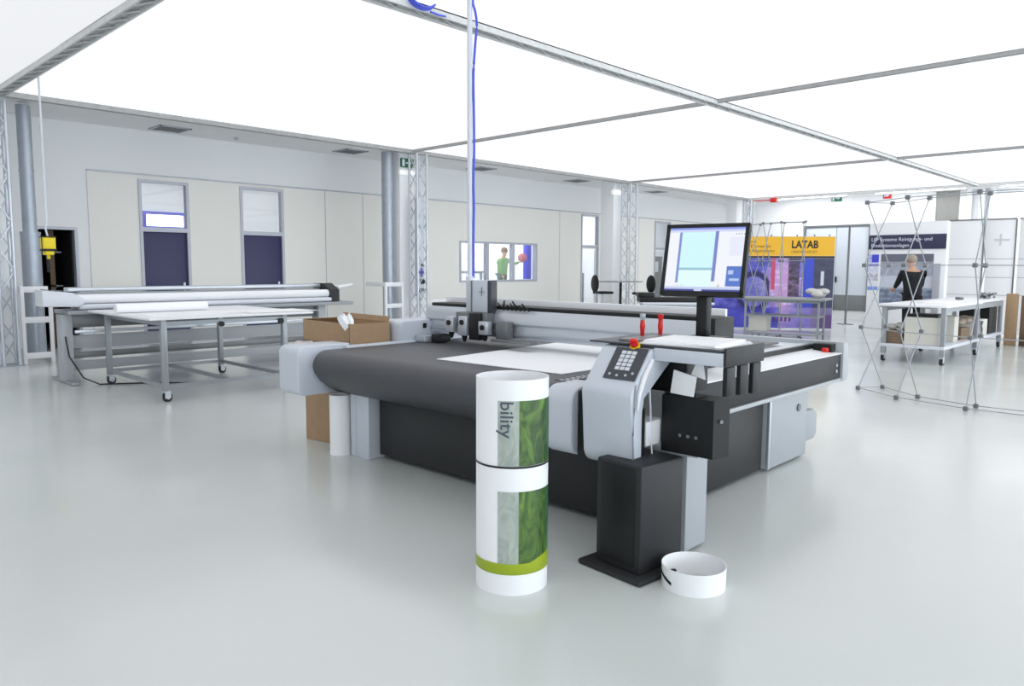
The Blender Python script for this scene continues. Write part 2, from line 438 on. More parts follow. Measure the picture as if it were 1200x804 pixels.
m = MB(); m.box(XF-.015, XF-.001, -10, 9.38, 0, .1); m.box(XF-.015, XF-.001, 11.77, YW-.02, 0, .1); struct(m.build('baseboard_far', M['frame_grey']))
m = MB(); m.box(-5.14, -5, -10, YW, 0, 4.6); struct(m.build('wall_near', M['wall_white']))
m = MB(); m.box(-5, XF, -10.14, -10, 0, 4.6); struct(m.build('wall_right', M['wall_white']))

m = MB(); 
for k in range(7): m.box(-3.5+k*4.4, -.2+k*4.4, -9.985, -9.97, .9, 3.3)
o = struct(m.build('unseen_fill_panes', M['fill_pane'], smooth=False))  # unseen glowing panes, added to brighten the long wall
m = MB()
for k in range(6): m.box(26.1, 26.7, -8+k*3.6, -5.4+k*3.6, ZC-.005, ZC+.015)
struct(m.build('ceiling_and_fill_lights', M['lamp_and_fill_glow'], smooth=False))  # strips added at the far end to brighten the far wall
# pillars
for n, (a, b, c, d) in enumerate(((2.45, 2.90, 13.35, 13.75), (10.04, 10.43, 13.10, 13.50), (17.65, 18.0, 13.10, 13.56), (24.9, 25.3, 13.10, 13.5))):
    m = MB(); m.box(a, b, c, d, 0, ZC, bev=.01); struct(m.build('wall_pillar', M['wall_white']))

# ================================================================== THE CUTTER
CO = Vector((3.455, 2.405, 0)); CR = R(1.0)
CM = Matrix.Translation(CO) @ Matrix.Rotation(CR, 4, 'Z')
cut = thing('cutting_machine', 'large flatbed cutting machine with grey conveyor belt and charcoal panels', 'cutting machine', CO, CR)
def arc(cx, cz, r, a0, a1, n=8, rz=None):
    rz = rz or r
    return [(cx+r*math.cos(R(a0+(a1-a0)*i/n)), cz+rz*math.sin(R(a0+(a1-a0)*i/n))) for i in range(n+1)]
# belt
prof = [(2.70, .84), (2.70, .80)] + [(.02, .80)] + [(-.02, .50)]
outer = [(-.02, .486), (-.09, .495), (-.17, .53), (-.27, .605), (-.315, .665)] + arc(-.20, .725, .13, 195, 95, 12, rz=.117) + [(2.70, .842)]
prof = [(2.70, .79), (.02, .79)] + outer
m = MB(); m.prism(prof, .30, 2.735, 'y'); m.build('conveyor_belt', M['belt'], cut)
# plinth panels
m = MB(); m.box(0.0, .03, .02, 2.335, .04, .488, bev=.006); m.build('front_panel', M['charcoal'], cut)
m = MB(); m.box(.03, 2.6, .10, 2.55, .04, .74); m.build('chassis', M['black'], cut)
m = MB(); m.box(.12, 1.70, .012, .05, .03, .52, bev=.006); m.box(.05, .13, .02, .1, .0, .5); m.build('side_panel', M['charcoal'], cut)
cb = MB(); cb.box(1.735, 2.43, -.02, .35, .02, .535, bev=.008); cb = cb.build('side_cabinet', M['cabinet_grey'], cut)
m = MB(); m.tube((2.25, -.019, .42), (2.25, -.032, .42), .03, seg=20); m.build('keyhole_plate', M['alu_dark'], cb)
m = MB(); m.box(1.735, 1.76, -.025, .0, .02, .54, bev=.003); m.build('cabinet_edge', M['alu'], cb)
m = MB(); m.prism([(2.43, .34), (2.70, .34), (2.77, .29), (2.77, .13), (2.72, .09), (2.43, .09)], .03, .40, 'y', bev=.006); m.build('rear_housing', M['cabinet_grey'], cut)
# legs
m = MB(); m.box(-.085, .25, 2.36, 2.60, 0, .56, bev=.008); m.box(-.09, -.08, 2.52, 2.525, .02, .5); m.build('leg', M['shell'], cut)
m = MB(); m.box(2.2, 2.6, 2.36, 2.60, 0, .74, bev=.008); m.build('leg', M['shell'], cut)
m = MB(); m.box(-.107, .111, -.41, -.05, 0.02, .55, bev=.006); m.build('leg', M['cabinet_grey'], cut)
# right rail: lip, dark side, white ledge, table rim
m = MB(); m.box(.35, 3.03, -.05, .10, .575, .775, bev=.006); m.build('side_rail', M['charcoal'], cut)
m = MB(); m.box(.35, 3.03, -.062, .10, .545, .573, bev=.004); m.build('rail_lip', M['shell_side'], cut)
m = MB(); m.prism([(-.055, .778), (.19, .778), (.19, .806), (-.055, .786)], .35, 3.03, 'x'); m.build('rail_ledge', M['white'], cut)
m = MB(); m.box(.0, 3.05, .19, .215, .78, .842, bev=.002); m.build('table_rim', M['black'], cut)
m = MB(); m.box(.0, 3.05, .217, .298, .80, .85, bev=.004); m.build('table_edge', M['alu'], cut)
m = MB(); m.box(2.71, 3.05, .30, 2.735, .79, .842, bev=.004); m.build('table_top', M['shell'], cut)
for i in range(2):
    m = MB(); m.tube((2.93, -.0505, .69-.05*i), (2.93, -.058, .69-.05*i), .013); m.build('rail_button', M['alu'], cut)
ep = MB(); ep.prism([(3.035, .545), (3.12, .545), (3.155, .58), (3.155, .84), (3.12, .875), (3.035, .875)], -.07, 2.95, 'y', bev=.008); ep = ep.build('end_plate', M['shell_side'], cut)
m = MB(); m.box(2.90, 2.95, .02, .07, .79, .83, bev=.01); m.build('limit_switch', M['red'], cut)
m = MB(); m.box(2.95, 3.034, .0, .16, .79, .86, bev=.004); m.build('switch_housing', M['black'], cut)
# left rail and end caps
m = MB(); m.box(-.0, 3.03, 2.745, 2.83, .60, .856, bev=.008); m.build('side_rail', M['shell'], cut)
def cap_prof(x0, x1, z0, z1, r):
    return (arc(x0+r, z0+r, r, 270, 180, 6)+arc(x0+r, z1-r, r, 180, 90, 6)+[(x1, z1), (x1, z0)])
m = MB(); m.prism(cap_prof(-.42, .06, .485, .872, .06), 2.80, 3.085, 'y', bev=.012); m.build('end_cap', M['shell'], cut)
m = MB(); m.tube((-.17, 2.73, .69), (-.17, 2.805, .69), .13, seg=32); m.build('roller_disc', M['alu'], cut)
m = MB(); m.prism(cap_prof(-.42, .02, .49, .862, .09), .105, .292, 'y', bev=.012); m.prism([(.02, .76), (.3, .8), (.3, .862), (-.1, .862)], .22, .292, 'y'); m.build('end_cap', M['shell'], cut)
m = MB(); m.box(-.37, -.05, .004, .104, .49, .85, bev=.01); m.build('gap_shade_block', M['black'], cut)  # black block put in as the shade between cap and console
m = MB(); m.box(-.16, 1.0, .335, .44, .8425, .8445)
m.mi = 1
for i in range(22):
    for j in range(2): m.box(-.14+i*.052, -.115+i*.052, .35+j*.045, .38+j*.045, .8446, .8452)
m.build('perforated_strip', [M['charcoal'], M['soft_white']], cut, smooth=False)
m = MB(); m.box(-.14, .16, .245, .28, .856, .868, bev=.004); m.build('slot_cover', M['panel_black'], cut)
# traverse beam
bm_ = MB(); bm_.prism([(.90, .925), (1.14, .925), (1.14, 1.15), (.93, 1.15), (.90, 1.10)], .02, 2.84, 'y', bev=.006); bm_ = bm_.build('traverse_beam', M['alu'], cut)
m = MB(); m.box(.935, 1.14, .04, 2.79, 1.151, 1.178, bev=.003); m.build('energy_chain_tray', M['black'], bm_)
m = MB(); m.box(1.145, 1.175, .05, 2.84, 1.13, 1.225, bev=.006); m.build('chain_guard', M['white'], bm_)
m = MB(); m.box(.885, .899, .05, 2.80, .945, .965, bev=.002); m.box(.885, .899, .05, 2.80, 1.03, 1.045, bev=.002); m.build('guide_rail', M['steel'], bm_)
hs = MB(); hs.prism(arc(.60, .98, .05, 180, 90, 6)+[(1.30, 1.03), (1.30, .84), (.55, .84)], 2.76, 3.06, 'y', bev=.012); hs = hs.build('beam_end_housing', M['shell'], cut)
m = MB(); m.box(.80, .84, 2.752, 2.759, .955, 1.0, bev=.003); m.build('beam_switch', M['black'], hs)
m = MB(); m.box(.70, 1.02, 2.62, 2.74, .845, .90, bev=.005); m.build('beam_foot', M['alu'], cut)
m = MB(); m.box(.76, .90, 2.50, 2.60, .85, .915, bev=.005); m.build('sensor_block', M['black'], cut)
m = MB(); m.box(.86, 1.12, -.03, .018, .90, 1.18, bev=.01); m.build('beam_end_cap', M['black'], cut)
# tool carriage
cg = MB(); cg.box(.86, .94, 2.02, 2.27, 1.12, 1.385, bev=.008); cg = cg.build('tool_carriage', M['shell'], cut)
m = MB(); m.box(.853, .861, 2.193, 2.203, 1.125, 1.38); m.build('cover_joint', M['alu_dark'], cg)
m = MB(); m.box(.865, .935, 1.975, 2.018, 1.10, 1.385, bev=.004); m.build('side_plate', M['panel_black'], cg)
m = MB(); m.box(.853, .861, 2.04, 2.11, 1.29, 1.294); m.box(.853, .861, 2.075, 2.079, 1.26, 1.33); m.build('cover_marking', M['alu_dark'], cg)
m = MB(); m.box(.80, .90, 1.97, 2.33, 1.00, 1.12, bev=.006); m.build('tool_mount', M['alu_dark'], cut)
for (y0, y1, z0, z1, mm) in ((2.30, 2.40, .90, 1.08, 'alu'), (2.14, 2.24, .88, 1.09, 'alu'), (1.90, 2.00, .90, 1.06, 'alu')):
    t = MB(); t.box(.74, .80, y0, y1, z0+.05, z1, bev=.008); t = t.build('tool_head', M[mm], cut)
    m = MB(); m.tube((.77, (y0+y1)/2, z0+.055), (.77, (y0+y1)/2, z0), .028, .012); m.build('tool_tip', M['black'], t)
    m = MB(); m.tube((.739, (y0+y1)/2, z1-.05), (.728, (y0+y1)/2, z1-.05), .022); m.build('tool_knob', M['black'], t)
m = MB(); m.box(.76, .86, 2.01, 2.13, .90, 1.12, bev=.004); m.build('spindle_block', M['black'], cut)
m = MB(); m.box(.74, .84, 1.45, 1.86, .905, .925, bev=.004); m.box(.80, .88, 1.74, 1.86, .925, 1.06, bev=.006); m.build('camera_block', M['alu_dark'], cut)
m = MB()
for k in range(7):
    y = 1.93-k*.045
    m.path([(.92, y, 1.17), (.88+.03*math.sin(k), y-.02, 1.205+.02*math.sin(k*2.1)), (.86, y-.05, 1.19), (.90, y-.07, 1.15)], .007, seg=6)
m.build('cable_bundle', M['black'], cut)

# papers on the machine
def on_cutter(o): o.matrix_world = CM @ o.matrix_world; return o
m = MB()
Q = [(.0, 1.66), (.05, .56), (1.65, .50), (1.75, 1.83)]
m.prism(Q, .8435, .8475, 'z'); o = m.build('paper_sheet', M['paper']); on_cutter(o)
tag(o, 'large white sheet lying flat on the grey belt of the cutter', 'sheet')

# ------------------------------------------------ control console beside the cutter
con = thing('control_console', 'light grey control console with black keypad and open arm on charcoal pedestal', 'console', CM @ Vector((-.35, -.3, 0)), CR)
CL = Matrix.Translation((.35, .3, 0))          # cutter coordinates -> console coordinates
def CB(): m = MB(); m.X = CL; return m
m = CB(); m.X = CL @ Matrix.Translation((-.40, -.30, 0)) @ Matrix.Rotation(R(-6), 4, 'Z')
m.box(-.19, .15, -.185, .22, 0, .028, bev=.012); m.build('base_plate', M['charcoal'], con)
m = CB(); m.X = CL @ Matrix.Translation((-.40, -.30, 0)) @ Matrix.Rotation(R(-6), 4, 'Z')
m.box(-.13, .20, -.135, .15, .028, .56, bev=.012); m.build('pedestal', M['charcoal'], con)
m = CB(); m.X = CL @ Matrix.Translation((-.40, -.30, 0)) @ Matrix.Rotation(R(-6), 4, 'Z')
m.box(-.134, -.129, -.10, .12, .06, .54, bev=.002); m.build('pedestal_inset', M['black'], con)
# shell: rounded lower nose, sloped deck; open on the right as a C-shaped arm
nose = (arc(-.37, .575, .08, 270, 180, 7) + [(-.465, .80)] + arc(-.40, .86, .072, 175, 125, 4) + [(-.30, 1.085), (-.235, 1.10), (.12, 1.10), (.12, 1.035), (-.10, 1.025), (-.355, .85), (-.37, .78), (-.37, .50)])
m = CB(); m.prism(nose, -.305, .0, 'y', bev=.008); sh = m.build('console_shell', M['shell'], con)
m = CB(); m.box(-.369, -.34, -.30, -.01, .505, .80); m.build('shell_lining', M['black'], con)
m = CB(); m.box(-.33, .28, -.03, -.002, .45, 1.02); m.build('inner_panel', M['black'], con)
# deck panel with keys
nrm = Vector((-(1.085-.915), 0, (-.30+.435))).normalized()
p0, p1 = Vector((-.437, 0, .925)), Vector((-.304, 0, 1.086))
ud = (p1-p0).normalized()
def deck(u, y, h): return CL @ (p0+ud*u+nrm*h+Vector((0, y, 0)))
L_ = (p1-p0).length
def deckbox(m, u0, u1, y0, y1, h0, h1):
    v = [deck(u, y, h) for u in (u0, u1) for y in (y0, y1) for h in (h0, h1)]
    vs = [m.bm.verts.new(q) for q in v]
    for f in ((0,1,3,2), (4,6,7,5), (0,4,5,1), (2,3,7,6), (0,2,6,4), (1,5,7,3)):
        m.bm.faces.new([vs[i] for i in f]).material_index = m.mi
    bmesh.ops.recalc_face_normals(m.bm, faces=m.bm.faces)
m = MB(); deckbox(m, .022, L_+.004, -.290, -.10, .001, .006); kp = m.build('keypad', M['panel_black'], con)
m = MB()
for i in range(5):
    for j in range(3): deckbox(m, .075+i*.024, .094+i*.024, -.235+j*.031, -.210+j*.031, .006, .010)
m.build('key_block', M['soft_white'], kp)
m = MB()
m.bm.free()
for (u, y) in ((.045, -.23), (.04, -.18), (.045, -.135), (.06, -.265)):
    m = MB(); q = deck(u, y, .006); m.tube(q, q+nrm*.006, .007, seg=10); m.build('round_key', M['alu'], kp)
es = CB(); es.tube((-.285, -.20, 1.095), (-.295, -.20, 1.105), .026, seg=18); es = es.build('stop_switch_collar', M['yellow'], con)
m = CB(); m.tube((-.295, -.20, 1.105), (-.308, -.20, 1.128), .021, seg=18); m.ball((-.309, -.20, 1.130), .021, (1, 1, .6)); m.build('stop_button', M['red'], con)
# desk with front band, dark side and three tool sleeves
m = CB(); m.box(-.285, .12, -.685, -.306, 1.036, 1.10, bev=.005); m.build('desk', M['shell'], con)
m = CB(); m.box(-.279, .33, -.68, .10, 1.102, 1.112, bev=.003); m.build('desk_mat', M['panel_black'], con)
m = CB(); m.box(-.285, .115, -.70, -.687, 1.035, 1.125, bev=.003); m.build('desk_side', M['charcoal'], con)
for i in range(3):
    x = -.27+i*.135
    m = CB(); m.box(x, x+.088, -.700, -.675, .895-.008*i, 1.034, bev=.006); m.build('tool_sleeve', M['black'], con)
# computer box
m = CB(); m.prism([(-.20, -.60), (-.09, -.628), (-.05, -.60), (-.05, -.31), (-.20, -.31)], .565, .855, 'z', bev=.0); cbx = m.build('computer_box', M['black'], con)
m = CB()
m.prism([(-.199, .8555), (-.06, .8555), (-.199, .885)], -.50, -.35, 'y'); m.build('box_hood', M['black'], cbx)
for i in range(3):
    m = CB(); m.tube((-.20, -.42-.045*i, .66), (-.206, -.42-.045*i, .66), .009, seg=14); m.build('box_knob', M['alu_dark'], cbx)
m = CB(); m.tube((-.152, -.610, .75), (-.158, -.622, .75), .010, seg=14); m.build('box_latch', M['alu_dark'], cbx)
m = CB(); m.box(-.12, .1, -.40, -.15, .857, 1.03, bev=.004); m.build('arm_block', M['black'], con)
m = CB(); m.box(-.16, -.07, -.5, .0, .545, .563, bev=.003); m.build('support_shelf', M['shell'], con)
m = CB(); m.box(-.325, -.16, -.30, -.15, .60, .725, bev=.005); m.build('power_box', M['white'], con)
m = CB(); m.path([(-.30, -.27, .99), (-.29, -.29, .90), (-.285, -.295, .80), (-.28, -.30, .62), (-.28, -.31, .54), (-.31, -.32, .50), (-.38, -.315, .49)], .005); m.build('cable', M['soft_white'], con)
m = CB(); m.path([(-.30, -.312, 1.04), (-.38, -.318, .96), (-.42, -.316, .88), (-.425, -.312, .80)], [.010, .013, .012, .006]); m.build('arm_trim', M['white'], con)
m = CB(); m.path([(-.44, -.31, .93), (-.452, -.312, .82), (-.458, -.31, .68), (-.447, -.31, .55), (-.41, -.31, .50)], .004); m.build('cable', M['tube_grey'], con)

# things on the console
m = MB(); m.X = Matrix.Rotation(R(3), 4, 'Z'); m.box(-.20, .17, -.22, .22, 0, .008); m.X = Matrix.Rotation(R(-2), 4, 'Z'); m.box(-.19, .16, -.21, .20, .008, .016)
m.X = Matrix.Rotation(R(6), 4, 'Z'); m.box(-.17, .17, -.19, .21, .016, .022)
o = m.build('paper_stack', M['paper']); o.matrix_world = CM @ Matrix.Translation((-.055, -.42, 1.1125)); tag(o, 'loose stack of white papers on top of the console desk', 'paper stack')
m = MB(); m.box(-.20, .16, -.07, .07, 0, .012); o = m.build('paper_strip', M['alu_dark']); o.matrix_world = CM @ Matrix.Translation((-.02, -.12, 1.1125)) ; tag(o, 'grey metal ruler plate beside the white papers on the console', 'ruler')
# monitor
mon = thing('computer_monitor', 'black-framed computer monitor on a pole showing a cyan drawing program', 'monitor', CM @ Vector((.20, -.31, 1.113)), 0)
m = MB(); m.box(-.11, .11, -.10, .10, 0, .012, bev=.004); m.build('foot_plate', M['black'], mon)
m = MB(); m.box(-.028, .028, -.034, .034, .012, .30, bev=.01); m.build('pole', M['black'], mon)
az = math.atan2(-(CM @ Vector((.1, -.37, 0))).y, -(CM @ Vector((.1, -.37, 0))).x)   # towards the viewer side
cz = 1.548-1.113
head = Matrix.Translation((-.035, -.01, cz-.006)) @ Matrix.Rotation(az-R(19), 4, 'Z') @ Matrix.Rotation(R(-13), 4, 'Y')
# local axes of head: +x out of the screen, +y to the viewer's right... z up
MWd, MHt = .455, .395
m = MB(); m.X = head; m.box(-.045, -.008, -MWd/2, MWd/2, -MHt/2, MHt/2, bev=.006); m.box(-.008, .0, -MWd/2, MWd/2, MHt/2-.02, MHt/2); m.box(-.008, 0, -MWd/2, MWd/2, -MHt/2, -MHt/2+.026)
m.box(-.008, 0, -MWd/2, -MWd/2+.020, -MHt/2, MHt/2); m.box(-.008, 0, MWd/2-.020, MWd/2, -MHt/2, MHt/2); m.build('bezel', M['black'], mon)
m = MB(); m.X = head; m.box(-.085, -.045, -.09, .09, -.10, .08, bev=.012); m.build('back_cover', M['black'], mon)
def scr(s, t):
    # s from left 0..1, t from bottom
    c = (.96, .97, 1.)
    if t > .965: c = (.55, .60, .93)
    elif t > .93: c = (.83, .86, .98)
    if .16 < s < .63 and .05 < t < .93: c = (.83, .985, 1.) if t > .33 else (.90, .995, .995)
    if .135 < s < .175 and .13 < t < .93: c = (.50, .56, .80)
    if .62 < s < .665 and .16 < t < .95: c = (.47, .52, .80)
    if .175 < s < .62 and .335 < t < .375: c = (.60, .78, .84)
    if s > .80 and .08 < t < .40: c = (.33, .47, .80)
    if .83 < s < .90 and .27 < t < .33: c = (.72, .80, .95)
    if .85 < s < .97 and .17 < t < .21: c = (.72, .80, .95)
    if s > .82 and .55 < t < .85: c = (.92, .93, .99)
    if s > .86 and .88 < t < .91 and int(s*60) % 2: c = (.6, .65, .7)
    if t < .07: c = (.78, .82, .95)
    if t < .035: c = (.25, .27, .60)
    if abs(s-.46) < .05 and t < .05: c = (.8, .84, .97)
    if .70 < s < .73 and .07 < t < .11: c = (.75, .80, .6)
    if .12 < s < .25 and .085 < t < .10 and int(s*70) % 2: c = (.7, .75, .8)
    return c
hw, hh = MWd/2-.020, MHt/2
sg = -1.
def sp(s, t): return head @ Vector((-.006, (-hw+2*hw*s), -hh+.026+(2*hh-.046)*t))
painted('screen', M['screen'], mon, sp, 90, 80, scr)
# red bottles
for k, (x, y, lb, grey) in enumerate(((.10, .015, 'red marker standing upright with a grey cap, left of the two', True), (.16, -.065, 'all-red marker standing upright, right one of the two', False))):
    mk = thing('red_marker', lb, 'marker', CM @ Vector((x, y, 1.113)))
    m = MB(); m.lathe([(0, 0), (.011, 0), (.013, .03), (.016, .055), (.013, .08), (.013, .09), (0, .09)], 0, 0, 16); m.build('marker_body', M['red'], mk)
    m = MB(); m.lathe([(0, .09), (.012, .09), (.015, .10), (.017, .125), (0, .127)], 0, 0, 16); m.build('marker_cap', M['alu'] if grey else M['red'], mk)
# paper sheets leaning in the arm
m = MB(); m.X = Matrix.Rotation(R(-12), 4, 'Z') @ Matrix.Rotation(R(12), 4, 'X')
m.prism([(-.075, -.04), (.07, -.07), (.075, .05), (-.07, .06)], -.004, .004, 'x'); m.prism([(-.10, .055), (-.01, .05), (-.03, .13), (-.07, .12)], .03, .036, 'x')
o = m.build('folded_sheet', M['paper']); o.matrix_world = CM @ Matrix.Translation((-.225, -.445, .925)); tag(o, 'folded white sheet wedged above the black computer box', 'sheet')

# ================================================================== tubes and ring on the floor
DX, DY, DR = 2.50, 2.42, .17
al = math.atan2(DY, DX)+PI
def on_drum(phi, z, r=DR): return Vector((r*math.cos(al+phi), r*math.sin(al+phi), z))
def blotch(s, t, sd): return nz(s*2.2+sd, t*3.1-sd, sd)*.5+nz(s*6+sd, t*8, sd+4)*.3
def green_print(phi, z, z0, z1, sd, lower):
    t = (z-z0)/(z1-z0)
    wx = phi*1.0+nz(phi*1.6+sd, t*1.6)*.6; wy = t*1.5+nz(phi*1.9, t*2.2+sd)*.6
    n = nz(wx*4.5, wy*1.8, sd)*.45+nz(wx*11, wy*4.2, sd+3)*.35+nz(wx*24, wy*9, sd+3)*.22+nz(wx*1.5, wy*1.5, sd+7)*.45
    if lower and z < .155+0.03*math.sin(min(max((phi+.4)/2.2, 0), 1)*PI)*(1 if phi > .19 else 0) and z < .17: return (.60, .68, .12)
    if phi < -.39: return (.965, .97, .985)
    if phi < .19:
        return mixc((.73, .76, .73), (.60, .645, .615), .5+n*1.2)
    g1 = mixc((.16, .27, .15), (.47, .62, .24), .42+n*1.1)
    if phi > 1.0: g1 = mixc(g1, (.22, .48, .46), min(1, (phi-1.0)*1.1))
    if lower: g1 = mixc(g1, (.45, .62, .15), max(0, .5-t)*.9)
    return g1
def roll(name, z0, z1, label, pz0, pz1, sd, lower):
    t = thing(name, label, 'printed tube', (DX, DY, z0))
    m = MB(); pr = []
    m.lathe([(DR, 0), (DR, z1-z0), (DR-.004, z1-z0), (DR-.004, 0), (DR, 0)], 0, 0, 96); m.build('tube_wall', M['paper'], t)
    p0_, p1_ = -1.62, 2.3
    def P(s, q): v = on_drum(p0_+(p1_-p0_)*s if True else 0, pz0+(pz1-pz0)*q - z0, DR+.0012); return v
    def fn(s, q):
        phi = p0_+(p1_-p0_)*s; return green_print(phi, pz0+(pz1-pz0)*q, pz0, pz1, sd, lower)
    if lower: fn2 = fn
    s0 = (-.39-p0_)/(p1_-p0_)
    # picture patch begins at phi=-.39
    def P2(s, q): return on_drum(-.39+(p1_+.39)*s, pz0+(pz1-pz0)*q-z0, DR+.0012)
    def f2(s, q): return green_print(-.389+(p1_+.39)*s, pz0+(pz1-pz0)*q, pz0, pz1, sd, False)
    painted('printed_picture', M['gloss_print'], t, P2, 120, 60, f2)
    if lower:
        def P3(s, q): return on_drum(-1.75+(p1_+1.75)*s, .098+(.150-.098)*q-z0+.0+.028*max(0, math.sin((s-.55)*PI/.45) if s > .55 else 0)*q, DR+.0018)
        painted('green_band', M['gloss_print'], t, P3, 100, 6, lambda s, q: (.58+.05*q, .66+.04*q, .12))
    return t
dr_low = roll('printed_tube', 0., .595, 'lower white printed tube with green leaf picture and lime band near its base', .14, .487, 3.1, True)
dr_up = roll('printed_tube', .600, .995, 'upper white printed tube with green picture and the letters bility', .605, .903, 9.7, False)
m = MB(); m.lathe([(DR+.002, -.006), (DR+.003, .004)], 0, 0, 64)
m.build('dark_edge', M['charcoal'], dr_up)
def bend(x, y):   # text runs downward
    return on_drum(-.315+ (y)/DR, .903-.600-x-.001, DR+.0022)
place_text('lettering', 'bility', .085, M['ink_grey'], dr_up, (0,0,0), (1,0,0), (0,1,0), bend=bend, width=.165, bold=.0008)

m = MB(); m.lathe([(.148, 0), (.150, .105), (.147, .105), (.145, 0), (.148, 0)], 0, 0, 72)
rg = m.build('paper_ring', M['paper'], loc=(3.075, 1.775, 0)); tag(rg, 'short ring of white plastic strip standing on the floor by the pedestal', 'ring')
m = MB(); ra = math.atan2(1.8, 3.06)+PI
for i in range(8):
    a0, a1 = ra-1.45+i*.09, ra-1.45+(i+1)*.09
    z0, z1 = .062-i*.004, .062-(i+1)*.004
    m.poly([(.1505*math.cos(a0), .1505*math.sin(a0), z0), (.1505*math.cos(a1), .1505*math.sin(a1), z1), (.1505*math.cos(a1), .1505*math.sin(a1), z1+.016), (.1505*math.cos(a0), .1505*math.sin(a0), z0+.016)])
m.build('black_mark', M['black'], rg)

# ================================================================== boxes left of the cutter
def carton(name, label, mtx, dx, dy, dz, mm='cardboard', tape=True, flaps=False):
    t = thing(name, label, 'box'); t.matrix_world = mtx
    m = MB()
    if flaps:
        w = .006
        m.box(0, dx, 0, w, 0, dz); m.box(0, dx, dy-w, dy, 0, dz); m.box(0, w, 0, dy, 0, dz); m.box(dx-w, dx, 0, dy, 0, dz); m.box(0, dx, 0, dy, 0, w)
    else: m.box(0, dx, 0, dy, 0, dz, bev=.004)
    b = m.build('carton_body', M[mm], t, smooth=False)
    if tape:
        m = MB(); m.box(-.0012, dx*.6, dy*.46, dy*.54, dz*.0, dz*.35) if False else m.box(-.0012, -.0004, dy*.10, dy*.22, dz*.05, dz*.30); m.build('tape_strip', M['tape'], t)
    if flaps:
        m = MB(); m.X = Matrix.Translation((dx-.006, 0, dz)) @ Matrix.Rotation(R(-70), 4, 'Y'); m.box(0, .05, .01, dy-.01, 0, .005); m.build('flap', M[mm], t)
        m = MB(); m.X = Matrix.Translation((0, dy, dz)) @ Matrix.Rotation(R(-4), 4, 'X'); m.box(.01, dx-.01, -.12, .0, 0, .005); m.build('flap', M[mm], t)
    return t
carton('cardboard_box', 'tall brown cardboard box on the floor beside the left end of the cutter', CM @ Matrix.Translation((-.03, 2.93, 0)) @ Matrix.Rotation(R(3), 4, 'Z') if False else CM @ Matrix.Translation((.07, 2.75, 0)) @ Matrix.Rotation(R(8), 4, 'Z'), .55, .62, .44)
carton('cardboard_box', 'upper brown cardboard box with open flaps behind the left end cap', CM @ Matrix.Translation((.12, 2.89, .832)) @ Matrix.Rotation(R(-4), 4, 'Z'), .40, .80, .185, flaps=True, tape=False)
carton('cardboard_box', 'middle cardboard box under crumpled paper, carrying the open box', CM @ Matrix.Translation((.22, 2.98, .0)) @ Matrix.Rotation(R(0), 4, 'Z') if False else CM @ Matrix.Translation((.20, 2.90, .445)), .50, .50, .30, tape=False)
m = MB(); rnd = random.Random(3)
for k in range(14): m.ball((rnd.uniform(.0, .05), .02+k*.045, rnd.uniform(.02, .03)), .04, (1.2, 1.3, .7), seg=8)
o = m.build('crumpled_paper', mat('pinkish_paper', (.87, .80, .80), .8)); o.matrix_world = CM @ Matrix.Translation((.075, 3.06, .775)); tag(o, 'crumpled pinkish white packing paper squeezed under the upper box', 'packing paper')
m = MB(); m.X = Matrix.Rotation(R(-35), 4, 'X')
for k in range(5):
    a = -.03+.014*k; m.prism([(a, 0), (a+.004, 0), (a*1.4+.02, .07), (a*1.9+.012*(k % 2), .15-.012*abs(k-2)), (a*1.4-.012, .08)], -.035+.01*(k % 3), .03-.012*(k % 2), 'y')
o = m.build('paper_tuft', M['paper']); o.matrix_world = CM @ Matrix.Translation((.15, 2.93, .975)); tag(o, 'folded white paper sticking out of the open cardboard box', 'paper')
m = MB(); m.lathe([(.088, 0), (.088, .48), (.074, .48), (.074, 0), (.088, 0)], 0, 0, 40)
o = m.build('paper_roll', M['paper']); o.matrix_world = CM @ Matrix.Translation((-.10, 2.71, 0)); tag(o, 'white paper roll standing upright beside the left leg of the cutter', 'paper roll')

# ================================================================== left benches
TB = thing('workbench', 'long white-topped bench on grey steel legs with castors, front one at left', 'workbench', (3.1, 8.33, 0))
def TM(): m = MB(); m.X = Matrix.Translation((-3.1, -8.33, 0)); return m
m = TM(); m.box(3.05, 5.02, 8.33, 10.35, .905, .93, bev=.005); m.build('bench_top', M['white'], TB)
lx = (3.22, 4.66); ly = (8.42, 10.18)
for x in lx:
    for y in ly:
        m = TM(); m.box(x-.03, x+.03, y-.03, y+.03, .12, .904, bev=.003); lg = m.build('leg', M['tube_grey'], TB)
        cs = TM(); cs.X = Matrix.Translation((x-3.1, y-8.33, 0)) @ Matrix.Rotation(R(20), 4, 'Z')
        cs.box(-.035, .035, -.03, .03, .105, .12); cs.box(-.03, .05, -.026, -.022, .04, .11); cs.box(-.03, .05, .022, .026, .04, .11); cs = cs.build('castor_fork', M['alu'], lg)
        m = MB(); m.X = Matrix.Translation((x-3.1, y-8.33, 0)) @ Matrix.Rotation(R(20), 4, 'Z'); m.tube((.02, -.02, .052), (.02, .02, .052), .052, seg=24); m.mi = 1; m.tube((.02, -.021, .052), (.02, .021, .052), .027, seg=16); m.build('wheel', [M['rubber'], M['alu']], lg)
for z, w in ((.86, .045), (.17, .04)):
    m = TM(); m.box(3.25, 4.63, 8.40, 8.44, z-w/2, z+w/2); m.box(3.25, 4.63, 10.16, 10.20, z-w/2, z+w/2)
    m.box(3.20, 3.24, 8.45, 10.15, z-w/2, z+w/2); m.box(4.64, 4.68, 8.45, 10.15, z-w/2, z+w/2); m.build('frame_rail', M['tube_grey'], TB)
m = TM(); m.box(3.95, 3.99, 8.44, 10.16, .15, .19); m.build('frame_rail', M['tube_grey'], TB)
